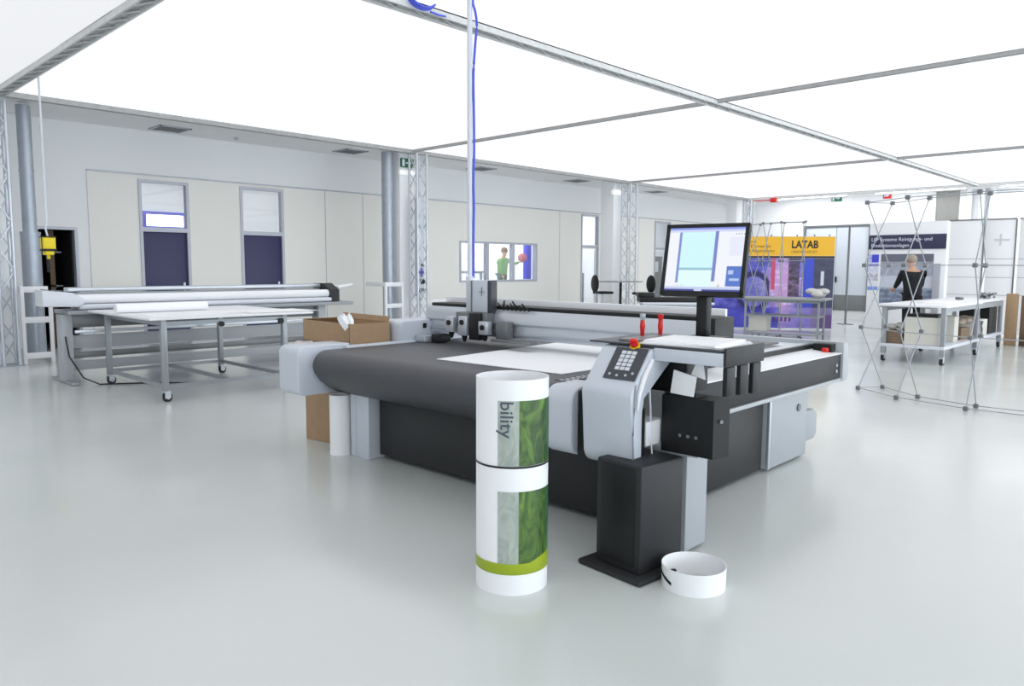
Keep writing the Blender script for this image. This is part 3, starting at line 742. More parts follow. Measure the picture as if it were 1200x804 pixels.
for x, r_ in ((4.60, .035), (3.86, .03)):
    m = TM(); m.tube((x, 8.395, .83), (x, 8.365, .83), r_, seg=14); m.build('clamp_knob', M['rubber'], TB)
m = MB(); m.tube((0, 0, .055), (1.1, .05, .055), .055, seg=28)
o = m.build('paper_tube', M['paper'], loc=(3.08, 9.45, .931)); tag(o, 'white paper roll lying along the front bench at left', 'paper roll')
m = MB()
for k, (x, y) in enumerate(((0, 0), (.5, .1), (1.1, -.1))):
    m.prism([(x, y), (x+.9, y-.05), (x+.85, y+.55), (x+.1, y+.6)], .001+.002*k, .0025+.002*k, 'z')
o = m.build('loose_sheets', M['paper'], loc=(3.15, 8.55, .93)); tag(o, 'thin white sheets spread flat over the front bench top', 'sheets')
# long trimmer bench behind
LB = thing('roll_laminator', 'long white roll laminator with small control head behind the front bench', 'laminator', (2.55, 10.6, 0))
def LM(): m = MB(); m.X = Matrix.Translation((-2.55, -10.6, 0)); return m
m = LM(); m.prism([(2.58, .985), (2.98, .97), (3.04, 1.01), (3.04, 1.08), (2.90, 1.15), (2.58, 1.185)], 10.42, 10.74, 'y', bev=.012); hd = m.build('control_head', M['soft_white'], LB)
m = LM(); m.X = m.X @ Matrix.Translation((2.86, 10.58, 1.158)) @ Matrix.Rotation(R(6), 4, 'Y')
for i in range(4):
    for j in range(3): m.box(-.24+i*.07, -.20+i*.07, -.11+j*.07, -.07+j*.07, .0, .012)
m.build('key', M['alu_dark'], hd)
m = LM(); m.box(2.95, 6.62, 10.75, 10.93, 1.15, 1.205, bev=.012); m.build('top_rail', M['alu'], LB)
m = LM(); m.tube((3.0, 10.56, 1.06), (6.64, 10.56, 1.06), .062, seg=28); m.build('feed_roller', M['white'], LB)
m = LM(); m.tube((3.0, 10.50, .965), (6.64, 10.50, .965), .035, seg=24); m.build('feed_roller', M['soft_white'], LB)
m = LM(); m.box(3.0, 6.62, 10.78, 10.84, .93, 1.14, bev=.004); m.build('back_board', M['shell_side'], LB)
m = LM(); m.prism([(10.48, .93), (10.98, .93), (10.98, 1.21), (10.70, 1.22), (10.48, 1.12)], 6.62, 6.80, 'x', bev=.01); ec = m.build('end_head', M['charcoal'], LB)
m = LM(); m.X = m.X @ Matrix.Translation((6.8, 10.6, 1.14)) @ Matrix.Rotation(R(-8), 4, 'Y'); m.prism([(0, -.1), (.30, -.06), (.32, .0), (.22, .12), (0, .14)], 0, .03, 'z', bev=.006); m.build('side_tray', M['white'], ec)
m = LM(); m.box(2.85, 7.02, 10.42, 11.0, .875, .925, bev=.006); m.build('bed', M['bench_grey'], LB)
for x in (2.80, 6.45):
    m = LM(); m.box(x, x+.13, 10.55, 10.75, .04, .874, bev=.006); lg = m.build('leg', M['shell_side'], LB)
    m = LM(); m.box(x+.02, x+.11, 10.30, 11.15, .0, .04, bev=.008); m.build('foot_bar', M['tube_grey'], lg)
for z0, z1, y, mm in ((.70, .868, 10.62, 'alu_dark'), (.635, .675, 10.50, 'alu'), (.43, .60, 10.66, 'shell_side'), (.30, .38, 10.70, 'alu_dark'), (.14, .26, 10.74, 'shell_side')):
    m = LM(); m.box(2.94, 6.44, y, y+.03, z0, z1, bev=.004); m.build('tray_panel' if z1-z0 > .1 else 'cross_bar', M[mm], LB)
m = LM(); m.path([(2.84, 10.54, .6), (2.86, 10.5, .35), (2.98, 10.40, .08), (3.1, 10.2, .008), (3.6, 9.9, .008), (3.9, 9.6, .008), (4.3, 9.5, .008)], .009); m.build('power_cable', M['rubber'], LB)

# ================================================================== pillars' dressings
def truss(label, x, y, w=.24, z1=3.86):
    t = thing('truss_tower', label, 'truss tower', (x, y, 0), 0, None)
    for i in (0, 1):
        for j in (0, 1):
            m = MB(); m.tube((i*w, j*w, .012), (i*w, j*w, z1), .025, seg=12); m.build('chord', M['alu'], t)
    m = MB(); n = int(z1/.34)
    for k in range(n):
        za, zb = .03+k*(z1-.06)/n, .03+(k+1)*(z1-.06)/n
        f = k % 2
        for (a, b) in (((0, 0), (w, 0)), ((w, 0), (w, w)), ((w, w), (0, w)), ((0, w), (0, 0))):
            p, q = (a, b) if f else (b, a)
            m.tube((*p, za), (*q, zb), .011, seg=6)
    m.build('lacing', M['alu'], t)
    m = MB(); m.box(-.06, w+.06, -.06, w+.06, 0, .012, bev=.003); m.build('base_plate', M['steel'], t)
    return t
truss('aluminium truss tower at the left edge of the picture', 2.68, 12.98, w=.20)
truss('aluminium truss tower before the second pillar, right of the exit sign', 10.16, 12.66, w=.26)
truss('aluminium truss tower before the distant third pillar', 17.86, 12.66, w=.30)
truss('thin truss tower in the far corner of the hall', 24.95, 12.6, w=.25)
m = MB(); m.tube((0, 0, 0), (0, 0, 1.92), .135, seg=28); m.tube((0, 0, 1.92), (0, 0, 3.86), .098, seg=28); m.tube((0, 0, 1.90), (0, 0, 1.94), .142, seg=28); m.tube((0, 0, 2.86), (0, 0, 2.89), .104, seg=28); m.tube((0, 0, 2.12), (0, 0, 2.14), .104, seg=28)
o = m.build('ventilation_duct', M['steel'], loc=(3.26, 13.62, .06)); tag(o, 'round galvanised duct, stepped wider below, by the left truss tower', 'duct')
m = MB(); m.tube((0, 0, 0), (0, 0, 3.88), .125, seg=28); m.tube((0, 0, 2.6), (0, 0, 2.63), .132, seg=28)
o = m.build('ventilation_duct', M['steel'], loc=(9.83, 13.25, .02)); tag(o, 'straight round galvanised duct on the left of the second pillar', 'duct')
for (x, y, wd, hh_, lb) in ((2.94, 13.02, .42, 1.17, 'white column guard rail beside the left truss tower'), (9.45, 12.85, .48, 1.16, 'white column guard rail before the second pillar')):
    t = thing('guard_rail', lb, 'guard rail', (x, y, 0))
    for px_ in (0, wd-.05):
        m = MB(); m.box(px_, px_+.05, 0, .05, 0, hh_ if px_ == 0 or wd > .45 else hh_-.25, bev=.004); m.build('post', M['white'], t)
    for z in (.08, .62, hh_-.09):
        m = MB(); m.box(.05, wd-.05, .005, .045, z, z+.09, bev=.004); m.build('rail', M['white'], t)
    m = MB(); m.box(0, .05, .05, .7, hh_-.09, hh_, bev=.004); m.build('rail', M['white'], t)
# utility column in the second tower
t = thing('utility_panel', 'white service panel with black and violet fittings inside the second truss tower', 'utility panel', (10.22, 12.70, 0))
m = MB(); m.box(0, .16, .02, .14, .85, 2.95, bev=.006); m.build('panel_body', M['soft_white'], t)
m = MB(); m.box(.005, .155, .005, .02, 2.32, 2.58, bev=.004); m.build('meter', M['shell'], t)
for (x, z, r, mm) in ((.10, 1.17, .055, 'black'), (.06, .98, .04, 'alu_dark'), (.11, 1.0, .03, 'alu_dark'), (.10, 1.52, .03, 'alu_dark')):
    m = MB(); m.tube((x, .02, z), (x, -.02, z), r, seg=18); m.build('dial', M[mm], t)
m = MB(); m.box(.02, .14, -.01, .02, 1.34, 1.40, bev=.004); m.box(.06, .09, -.01, .02, 1.27, 1.46, bev=.004); m.build('valve', M['purple'], t)

def exit_sign(label, loc, rz, w=.30, h=.15, mm='sign_green'):
    t = thing('exit_sign' if mm == 'sign_green' else 'fire_sign', label, 'sign', loc, rz)
    m = MB(); m.box(-w/2, w/2, -.03, 0, 0, h, bev=.004); m.build('sign_board', M[mm], t)
    m = MB(); y0, y1 = -.033, -.0302
    if mm == 'sign_green':
        m.box(-w*.40, -w*.22, y0, y1, h*.12, h*.88)                       # doorway
        m.prism([(-w*.12, h*.42), (w*.12, h*.42), (w*.12, h*.25), (w*.36, h*.5), (w*.12, h*.75), (w*.12, h*.58), (-w*.12, h*.58)], y0, y1, 'y')
    else:
        m.tube((0, y0, h*.5), (0, y1, h*.5), h*.25, seg=16); m.box(-w*.35, -w*.25, y0, y1, h*.2, h*.8)
    m.build('sign_symbol', M['ink_white'], t)
    return t
t = exit_sign('green exit sign on the second pillar', (10.22, 13.09, 3.60), 0, .34, .19)
m = MB(); m.box(-.20, .20, -.08, -.001, 0, .10, bev=.02); o = m.build('emergency_lamp', M['lamp_white'], loc=(10.20, 13.095, 3.44)); tag(o, 'small white emergency lamp under the exit sign of the second pillar', 'lamp')
m = MB(); m.box(-.20, .20, -.10, -.001, 0, .14, bev=.02); o = m.build('emergency_lamp', M['lamp_white'], loc=(17.70, 13.09, 3.55)); tag(o, 'small white emergency lamp high on the third pillar', 'lamp')
exit_sign('green exit sign on the far white wall', (XF-.002, 10.62, 3.86), R(-90), .36, .22)
exit_sign('red square fire sign high on the far wall', (XF-.002, 8.93, 3.86), R(-90), .26, .24, 'red')

# ceiling vents
for k, (x, y, lb) in enumerate(((5.72, 14.25, 'large slatted ceiling vent above the blue doors'), (9.48, 14.1, 'slatted ceiling vent left of the second pillar'), (13.4, 14.1, 'slatted ceiling vent above the ribbon window'), (17.1, 14.0, 'slatted ceiling vent before the third pillar'), (21.3, 14.1, 'slatted ceiling vent beyond the third pillar'))):
    t = thing('ceiling_vent', lb, 'vent', (x, y, ZC))
    m = MB(); rect = .28
    for (a, b, c, d) in ((-rect, rect, -rect, -rect+.03), (-rect, rect, rect-.03, rect), (-rect, -rect+.03, -rect, rect), (rect-.03, rect, -rect, rect)): m.box(a, b, c, d, -.02, 0)
    m.build('vent_frame', M['frame_grey'], t)
    m = MB()
    for i in range(8): m.box(-.245+i*.066, -.215+i*.066, -.25, .25, -.016, -.002)
    m.build('vent_slats', M['alu_dark'], t)
m = MB(); m.lathe([(0, -.045), (.035, -.04), (.05, 0)], 0, 0, 20); o = m.build('smoke_detector', M['frame_grey'], loc=(7.0, 14.3, ZC)); tag(o, 'small round smoke detector on the outer ceiling at left', 'smoke detector')

# hanging power box
t = thing('hanging_power_box', 'yellow power outlet box hanging on a pale cord at left', 'power box', (2.88, 11.22, 1.60))
m = MB(); m.box(-.07, .07, -.09, .09, .09, .25, bev=.012); m.build('box_body', M['yellow'], t)
m = MB(); m.box(-.075, .075, -.098, .098, .075, .10, bev=.006); m.box(-.075, .075, -.098, .098, .245, .262, bev=.005); m.box(-.076, -.07, -.02, .0, .1, .25); m.build('rubber_edge', M['rubber'], t)
m = MB(); m.box(-.05, .05, -.08, .08, .02, .074, bev=.012); m.tube((0, 0, .02), (0, 0, -.03), .02); m.build('socket', M['yellow'], t)
m = MB(); m.path([(0, 0, .262), (-.02, -.01, .36), (.0, .0, .45), (0, 0, 1.2), (0, 0, 2.33)], .012); m.build('cord', M['soft_white'], t)
m = MB(); m.path([(0, .09, .11), (.02, .13, .0), (.03, .14, -.15), (.02, .12, -.2)], .022); m.build('plug_cable', M['rubber'], t)

# supply pole and blue hose
pp = CM @ Vector((.90, 2.262, 0))
m = MB(); m.tube((0, 0, 0), (0, 0, 2.555), .021, seg=16); m.tube((0, 0, 0), (0, 0, .03), .035, seg=16)
o = m.build('supply_pole', M['soft_white'], loc=(pp.x, pp.y, 1.386)); tag(o, 'thin white supply pole from the tool carriage up to the ceiling', 'pole')
m = MB(); off = Vector((math.sin(yaw), -math.cos(yaw), 0))
pts = [(1.40, .030), (1.75, .030), (2.0, .034), (2.2, .030), (2.45, .036), (2.75, .034), (3.05, .030), (3.3, .045), (3.45, .058), (3.56, .045), (3.63, .026), (3.75, .03), (3.93, .03)]
P_ = [Vector((pp.x, pp.y, 0))+off*d+Vector((0, 0, z)) for z, d in pts]
# smooth
def smooth_pts(P, n=5):
    out = []
    for i in range(len(P)-1):
        a, b, c, d = P[max(i-1, 0)], P[i], P[i+1], P[min(i+2, len(P)-1)]
        for k in range(n):
            t = k/n
            out.append(.5*((2*b)+(-a+c)*t+(2*a-5*b+4*c-d)*t*t+(-a+3*b-3*c+d)*t**3))
    out.append(P[-1]); return out
m.path(smooth_pts(P_), .0105, seg=10); o = m.build('air_hose', M['blue_hose']); tag(o, 'blue air hose running down along the white supply pole', 'hose')
m = MB()
for k in range(3):
    m.path([(4.62+.15*math.cos(a*PI/12), 5.68-.02*k, 3.955+.008*k+.08*math.sin(a*PI/12)) for a in range(25)], .010, seg=8)
m.path([(4.72, 5.66, 3.87), (4.82, 5.66, 3.865), (4.92, 5.68, 3.88)], .010)
o = m.build('hose_coil', M['blue_hose']); tag(o, 'coil of blue hose hung from the middle ceiling beam', 'hose')

# ================================================================== middle background
# white cabinet behind the cutter
t = thing('white_cabinet', 'low white cabinet standing behind the left half of the cutter beam', 'cabinet', (6.58, 7.30, 0), R(-46))
m = MB(); m.box(-.40, .40, 0, .35, 0, 1.055, bev=.008); m.build('body', M['white'], t)
m = MB(); m.box(-.39, .39, -.018, -.001, .05, .93, bev=.004); dd = m.build('door', M['white'], t)
m = MB(); m.tube((-.08, -.019, .99), (-.08, -.001, .99), .012); m.build('lock', M['alu_dark'], t)
# bar table and stools
t = thing('bar_table', 'round pale bar table on a black stem near the long wall', 'table', (17.0, 12.33, 0))
m = MB(); m.lathe([(0, 1.09), (.60, 1.09), (.61, 1.10), (.61, 1.115), (.60, 1.12), (0, 1.12)], 0, 0, 48); m.build('table_top', M['bench_grey'], t)
m = MB(); m.tube((0, 0, .02), (0, 0, 1.09), .038); m.build('stem', M['black'], t)
m = MB(); m.lathe([(0, .03), (.05, .03), (.30, .012), (.30, 0), (0, 0)], 0, 0, 36); m.build('foot', M['black'], t)
def stool(loc, rz, label):
    t = thing('bar_stool', label, 'bar stool', loc, rz, 'stools at the round bar table')
    m = MB(); m.box(-.23, .23, -.20, .20, .77, .84, bev=.03, seg=3); m.build('seat', M['black'], t)
    m = MB(); m.ball((0, .27, 1.05), .23, (.80, .22, 1.05)); m.build('backrest', M['black'], t)
    m = MB(); m.path([(0, .1, .79), (0, .25, .80), (0, .29, .90), (0, .28, 1.0)], .016); m.build('back_bracket', M['alu_dark'], t)
    m = MB(); m.tube((0, 0, .02), (0, 0, .77), .032); m.build('stem', M['alu'], t)
    m = MB(); m.lathe([(0, .04), (.05, .035), (.24, .012), (.24, 0), (0, 0)], 0, 0, 32); m.build('foot', M['alu'], t)
    return t
stool((16.5, 12.55, 0), R(72), 'black bar stool left of the round table, turned sideways')
stool((16.75, 11.42, 0), R(-105), 'black bar stool right of the round table')
# work table with boxes
def frame_table(name, label, loc, rz, w, d, h, mm_top='soft_white', mm='tube_grey', shelf=.45, ov=.05):
    t = thing(name, label, 'table', loc, rz)
    m = MB(); m.box(-w/2-ov, w/2+ov, -ov, d+ov, h-.035, h, bev=.005); m.build('table_top', M[mm_top], t)
    for x in (-w/2, w/2-.04):
        for y in (0, d-.04):
            m = MB(); m.box(x, x+.04, y, y+.04, 0, h-.036, bev=.003); m.build('leg', M[mm], t)
    m = MB(); m.box(-w/2+.04, w/2-.04, .005, .035, h-.09, h-.04); m.box(-w/2+.04, w/2-.04, d-.035, d-.005, h-.09, h-.04); m.build('frame_rail', M[mm], t)
    if shelf:
        m = MB(); m.box(-w/2+.041, w/2-.041, .0, d, shelf-.03, shelf, bev=.003); m.build('shelf', M[mm], t)
    return t
RZB = R(-46)
t2 = frame_table('work_table', 'grey work table carrying a flat black device, behind the monitor pole', (11.75, 7.25, 0), RZB, 1.18, .6, .87, shelf=.56)
TMx = Matrix.Translation((11.75, 7.25, 0)) @ Matrix.Rotation(RZB, 4, 'Z')
m = MB(); m.box(-.72, .62, .12, .5, 0, .09, bev=.015); m.box(-.74, -.45, .15, .45, .09, .17, bev=.01)
o = m.build('flat_device', M['black']); o.matrix_world = TMx @ Matrix.Translation((.05, 0, .871)); tag(o, 'long flat black device lying on the grey work table', 'device')
carton('white_carton', 'white carton on the shelf under the black device', TMx @ Matrix.Translation((-.50, .05, .561)), .5, .4, .20, 'beige_box', tape=False)
carton('cardboard_box', 'small brown cardboard box on the work table shelf behind the markers', TMx @ Matrix.Translation((.02, .05, .561)), .40, .4, .21, 'cardboard', tape=False)

# trolley frame before the banner
tr = frame_table('steel_trolley', 'long tubular steel trolley with pale top in front of the orange-headed banner', (14.55, 6.62, 0), R(-78), 1.45, .65, .90, 'bench_grey', 'tube_grey', shelf=0, ov=.12)
for z in (.16, .52):
    m = MB(); m.box(-.685, .685, .005, .035, z, z+.03); m.box(-.685, .685, .615, .645, z, z+.03); m.box(-.72, -.69, .04, .61, z, z+.03); m.box(.69, .72, .04, .61, z, z+.03); m.build('frame_rail', M['tube_grey'], tr)
m = MB(); m.box(-.70, .70, .02, .63, .20, .212); m.build('shelf', M['alu'], tr)
for x in (-.35, .3):
    m = MB(); m.box(x, x+.03, .005, .035, .55, .86); m.build('upright', M['tube_grey'], tr)
TT = Matrix.Translation((14.55, 6.62, 0)) @ Matrix.Rotation(R(-78), 4, 'Z')
carton('white_carton', 'white carton on the bottom shelf of the steel trolley', TT @ Matrix.Translation((-.66, .1, .214)), .36, .4, .30, 'beige_box', tape=False)
m = MB(); rnd = random.Random(5)
for k in range(7): m.ball((rnd.uniform(-.12, .12), rnd.uniform(-.1, .1), .06+rnd.uniform(0, .08)), .09, (1.3, 1, .7), seg=10)
o = m.build('plastic_bag', M['bag']); o.matrix_world = TT @ Matrix.Translation((.62, .3, .902)); tag(o, 'white crumpled plastic bag on the right end of the steel trolley', 'bag')

# banner LATAB
BA = R(37)
A = Vector((18.48, 7.12, 0)); B = Vector((16.60, 9.60, 0)); W_ = (A-B).length; ub = (A-B).normalized(); nb = Vector((-ub.y, ub.x, 0))
if nb.dot(-A) < 0: nb = -nb
bt = thing('banner_wall', 'wide popup banner wall with orange header lettered LATAB over a blue and violet picture', 'banner', B, math.atan2(ub.y, ub.x))
# local: x along banner, -y towards viewer
def bump_(s): return .0
def bpt(x, z, o=0.): return Vector((x, -.012-o, z))
m = MB(); m.box(0, W_, -.012, .03, .02, 2.26, bev=.004); m.build('banner_body', M['soft_white'], bt)
def bpic(s, t):
    x = s*W_
    n = blotch(s*5, t*4, 2.); n2 = blotch(s*9, t*7, 8.)
    c = mixc((.24, .24, .62), (.45, .45, .85), .5+n*1.6)
    # violet and pink machinery in the middle
    d = abs(s-.62)/.17+abs(t-.62)/.55
    if d < 1.3: c = mixc((.80, .62, .85), c, max(0, d-.6)*1.4); c = mixc(c, (.93, .88, .98), max(0, n2*2))
    if .66 < s < .74 and t > .45: c = mixc(c, (.20, .16, .22), .7+n2)
    if s > .84: c = mixc((.20, .21, .33), (.30, .32, .42), .5+n)
    if .77 < s < .85 and t > .3: c = (.22, .30, .80)
    if .905 < s < .925 and .62 < t < .82: c = (.85, .88, .92)
    r = math.hypot((s-.40)*2.2, (t-.52)*1.0)
    if .22 < r < .30 and s < .52: c = (.16, .15, .40)
    if r < .22 and s < .5: c = mixc(c, (.55, .55, .80), .5)
    if t < .3: c = mixc(c, (.25, .25, .75) if s < .6 else (.72, .62, .86), .55)
    if t < .2 and .9 < s: c = (.40, .30, .52)
    if .55 < s < .70 and .09 < t < .20 and int(s*70) % 2: c = (.38, .18, .36)
    if .53 < s < .56 and t > .55: c = (.80, .30, .45)
    return c
painted('banner_picture', M['print'], bt, lambda s, t: bpt(.01+(W_-.02)*s, .04+1.69*t, .001), 130, 90, bpic)
painted('banner_header', M['print'], bt, lambda s, t: bpt(.01+(W_-.02)*s, 1.79+.46*t, .001), 40, 10, lambda s, t: (.97, .74-.02*nz(s*9, t*5), .12))
m = MB(); m.box(.01, W_-.01, -.0145, -.012, 1.735, 1.785); m.build('banner_rule', M['ink_dark'], bt)
xd, zd = (1, 0, 0), (0, 0, 1)
place_text('lettering', 'LATAB', .25, M['ink_dark'], bt, bpt(W_-1.02, 1.98, .003), xd, zd, bold=.009, width=.62)
place_text('lettering', 'CREATION OF JOY', .085, M['ink_dark'], bt, bpt(W_-1.02, 1.86, .003), xd, zd, width=.60)
for k, (s_, w_) in enumerate((('Expand', .36), ('and Dynamic', .72), ('Fabric Applications', .80))):
    place_text('lettering', s_, .10, M['ink_dark'], bt, bpt(W_-2.22, 2.10-.11*k, .003), xd, zd, width=w_)
for x in (.5, 1.1, 1.6, 2.2, 2.6, 2.95):
    m = MB(); m.box(x, x+.03, -.03, .0, 2.26, 2.30, bev=.004); m.build('clip', M['alu_dark'], bt)

# pop-up display frames: hubs, scissor struts, bars
def popup(label, outer, inner, cells=3, H=2.29, r=.0065, group=None):
    t = thing('popup_frame', label, 'display frame', (outer[0][0], outer[0][1], 0))
    ox, oy = outer[0]
    O_ = [Vector((x-ox, y-oy, 0)) for x, y in outer]; I_ = [Vector((x-ox, y-oy, 0)) for x, y in inner]
    zs = [.03+(H-.03)*k/cells for k in range(cells+1)]
    for i in range(len(O_)):
        for k, z in enumerate(zs):
            for p in (O_[i], I_[i]):
                if 0 < k < cells and p is I_[i]: pass
                m = MB(); m.box(p.x-.024, p.x+.024, p.y-.024, p.y+.024, z-.024, z+.024, bev=.008); m.build('hub', M['alu_dark'], t)
        for k in range(cells):
            za, zb = Vector((0, 0, zs[k])), Vector((0, 0, zs[k+1]))
            m = MB(); m.tube(O_[i]+za, I_[i]+zb, r, seg=8); m.build('strut', M['tube_grey'], t)
            m = MB(); m.tube(I_[i]+za, O_[i]+zb, r, seg=8); m.build('strut', M['tube_grey'], t)
    for i in range(len(O_)-1):
        for k, z in enumerate(zs):
            zz = Vector((0, 0, z))
            m = MB(); m.tube(O_[i]+zz, O_[i+1]+zz, r*.8, seg=8)
            if k in (0, cells): m.tube(I_[i]+zz, I_[i+1]+zz, r*.8, seg=8)
            m.build('crossbar', M['tube_grey'], t)
    for k in (0, cells):
        zz = Vector((0, 0, zs[k]))
        m = MB(); m.tube(O_[0]+zz, I_[0]+zz, r*.7, seg=8); m.build('crossbar', M['tube_grey'], t)
    return t
popup('bare grey popup display frame with scissor struts, standing open at right', [(9.60, 3.34), (9.19, 2.77), (8.98, 2.02), (8.99, 1.22), (9.2, .48)], [(9.90, 3.15), (9.42, 2.61), (9.23, 1.98), (9.25, 1.30), (9.45, .62)])
popup('second bare popup frame with thin struts before the orange banner header', [(15.95, 8.05), (15.62, 7.58), (15.50, 7.12), (15.60, 6.64)], [(16.15, 7.90), (15.86, 7.52), (15.74, 7.16), (15.82, 6.78)], H=2.46, r=.009)
# thin pole before the far door
t = thing('banner_pole', 'thin dark upright pole standing before the far grey door', 'pole', (20.7, 7.62, 0))
m = MB(); m.tube((0, 0, .02), (0, 0, 2.60), .028); m.build('pole_shaft', M['alu_dark'], t)
m = MB(); m.box(-.2, .2, -.03, .03, 0, .02, bev=.004); m.box(-.03, .03, -.2, .2, 0, .02, bev=.004); m.build('foot', M['alu_dark'], t)

# booth wall with header
SB = thing('booth_wall', 'white booth wall with navy header board and pictures, behind the person', 'booth wall', (19.8, 6.80, 0), R(-90))
WB = 1.73   # local x = towards -Y (image right); -y towards viewer
m = MB(); m.box(0, WB, 0, .04, 0, 2.62, bev=.004); m.build('wall_board', M['wall_white'], SB)
hdr = MB(); hdr.box(0, WB, -.03, -.001, 1.965, 2.315, bev=.004); hdr = hdr.build('header_board', M['navy'], SB)
place_text('lettering', 'LFP Systeme Reinigungs- und', .12, M['ink_white'], hdr, (.06, -.032, 2.165), xd, zd, width=1.36)
place_text('lettering', 'Produktionsanlagen', .12, M['ink_white'], hdr, (.06, -.032, 2.02), xd, zd, width=.86)
def left_col(s, t):
    n = blotch(s*2, t*6, 5)
    k = (t*4) % 1
    if k < .08: return (.93, .94, .98)
    base = [(.86, .87, .92), (.62, .62, .72), (.75, .78, .90), (.45, .50, .90)][min(3, int(t*4))]
    if t > .75 and s > .35: return (.28, .30, .85)
    if .66 < t < .74: return (.38, .40, .85)
    if t < .12: return (.50, .62, .92)
    return mixc(base, (.95, .95, .98), .5+n*1.5)
painted('picture_strip', M['print'], SB, lambda s, t: Vector((.01+.24*s, -.003, .95+.90*t)), 14, 50, left_col)
def mid(s, t):
    n = blotch(s*5, t*5, 11)
    c = mixc((.72, .74, .80), (.58, .60, .67), .5+n)
    if t > .86: c = (.42, .43, .49)
    elif t > .80: c = (.62, .64, .68)
    if .38 < t < .60: c = mixc(c, (.86, .88, .93), .7)
    if t < .35: c = mixc((.40, .44, .54), (.58, .62, .70), .5+n*2+(.3 if int(t*22) % 2 else -.2))
    return c
painted('picture_board', M['print'], SB, lambda s, t: Vector((.30+1.18*s, -.003, .55+1.30*t)), 60, 60, mid)
m = MB(); m.box(1.50, 1.64, -.06, -.001, 0, 1.62, bev=.004); m.build('side_strip', M['frame_grey'], SB)
# framed white boards to the right
for k, (y0, y1, lb) in enumerate(((5.04, 4.33, 'white framed partition board next to the booth header'), (4.29, 3.72, 'white framed partition board with a faint cross emblem'), (3.68, 2.6, 'white framed partition board at the right edge of the picture'))):
    t = thing('partition_board', lb, 'partition', (19.85+.05*k, y0, 0), R(-90), 'white partition boards at right')
    w = y0-y1
    m = MB(); m.box(.015, w-.015, 0, .03, .02, 2.60, bev=.003); m.build('board', M['wall_white'], t)
    m = MB(); m.box(0, w, -.012, .035, 2.602, 2.63); m.box(w-.012, w+.012, -.015, .035, .0, 2.60); m.build('board_frame', M['alu_dark'], t)
    m = MB()
    for z in (.9, 1.30, 1.72): m.box(.03, w-.03, -.004, -.0005, z, z+.012)
    m.build('board_joint', M['frame_grey'], t)
    if k == 1:
        m = MB(); m.prism([(.16, 2.13), (.26, 2.13), (.26, 2.02), (.30, 2.02), (.30, 2.13), (.46, 2.13), (.46, 2.17), (.30, 2.17), (.30, 2.28), (.26, 2.28), (.26, 2.17), (.16, 2.17)], -.006, -.001, 'y'); m.build('emblem', mat('faint_grey', (.84,.85,.87), .6), t)
# vent grille and pipes on far wall
t = thing('wall_grille', 'grey corrugated ventilation grille high on the far wall at right', 'grille', (XF, 7.42, 3.05), R(-90))
m = MB(); m.box(0, .68, -.03, -.001, 0, 1.02); m.build('grille_back', M['grille'], t)
m = MB()
for i in range(12): m.box(.015+i*.056, .045+i*.056, -.06, -.03, .02, 1.0)
m.build('grille_slats', M['grille'], t)
for k, y in enumerate((6.45, 6.1, 5.8)):
    m = MB(); m.tube((0, 0, 0), (0, 0, 1.9), .09, seg=16); o = m.build('wall_pipe', M['white'], loc=(XF-.12, y, 2.1)); tag(o, ['white wall pipe nearest the grey grille', 'middle white wall pipe right of the grille', 'white wall pipe farthest right of the grille'][k], 'pipe', 'white pipes on the far wall')
m = MB(); m.box(-.08, .08, -.12, .10, 0, .16, bev=.03); m.box(-.03, .03, .10, .7, .07, .10); o = m.build('ceiling_projector', M['red'], loc=(24.9, 11.75, 3.72)); tag(o, 'red slim device hung from the far corner of the ceiling', 'device')
m = MB(); m.box(-.02, .02, -.7, .6, 0, .06); o = m.build('wall_lamp', M['alu_dark'], loc=(24., 8.3, 3.0)); 
bpy.data.objects.remove(o)

# long cart at the right
ct = thing('packing_table', 'long mobile packing table with white top and filled lower shelf, behind the popup frame', 'table', (13.0, 3.3, 0))
m = MB(); m.box(-.10, 2.1, -.06, .96, .895, .93, bev=.006); m.box(2.1, 4.1, .02, .90, .895, .93, bev=.006); m.build('table_top', M['white'], ct)
for x, y in ((0, 0), (0, .86), (2.0, 0), (2.0, .86), (3.95, .04), (3.95, .82)):
    m = MB(); m.box(x-.035, x+.035, y-.035, y+.035, .13, .894, bev=.004); lg = m.build('leg', M['tube_grey'], ct)
    m = MB(); m.X = Matrix.Translation((x, y, 0)); m.box(-.03, .05, -.03, .03, .10, .129); m.box(-.02, .06, -.03, -.024, .04, .1); m.box(-.02, .06, .024, .03, .04, .1); cs = m.build('castor_fork', M['alu'], lg)
    m = MB(); m.X = Matrix.Translation((x+.02, y, 0)); m.tube((0, -.022, .062), (0, .022, .062), .062, seg=22); m.mi = 1; m.tube((0, -.024, .062), (0, .024, .062), .030, seg=16); m.build('wheel', [M['rubber'], M['alu']], lg)
m = MB(); m.box(-.04, 2.04, -.04, .90, .24, .29, bev=.005); m.box(2.04, 4.0, .0, .86, .24, .29, bev=.005); m.build('lower_shelf', M['soft_white'], ct)
m = MB(); m.box(.04, 1.96, -.02, .02, .82, .89); m.box(.04, 1.96, .84, .88, .82, .89); m.box(2.04, 3.92, .02, .06, .80, .89); m.build('frame_rail', M['tube_grey'], ct)
def at(x, y, z, r=0): return Matrix.Translation((x, y, z)) @ Matrix.Rotation(R(r), 4, 'Z')
carton('white_carton', 'large white carton on the packing table shelf, front left', at(13.03, 3.36, .292, 2), .45, .50, .44, 'beige_box', tape=False)
carton('cardboard_box', 'brown cardboard box on the packing table shelf, left of the white carton', at(13.06, 3.90, .292), .4, .26, .20, 'cardboard_dark', tape=False)
m = MB(); rnd = random.Random(8)
for k in range(6): m.ball((rnd.uniform(0, .3), rnd.uniform(0, .2), .05+rnd.uniform(0, .05)), .075, (1.2, 1, .7), seg=10)
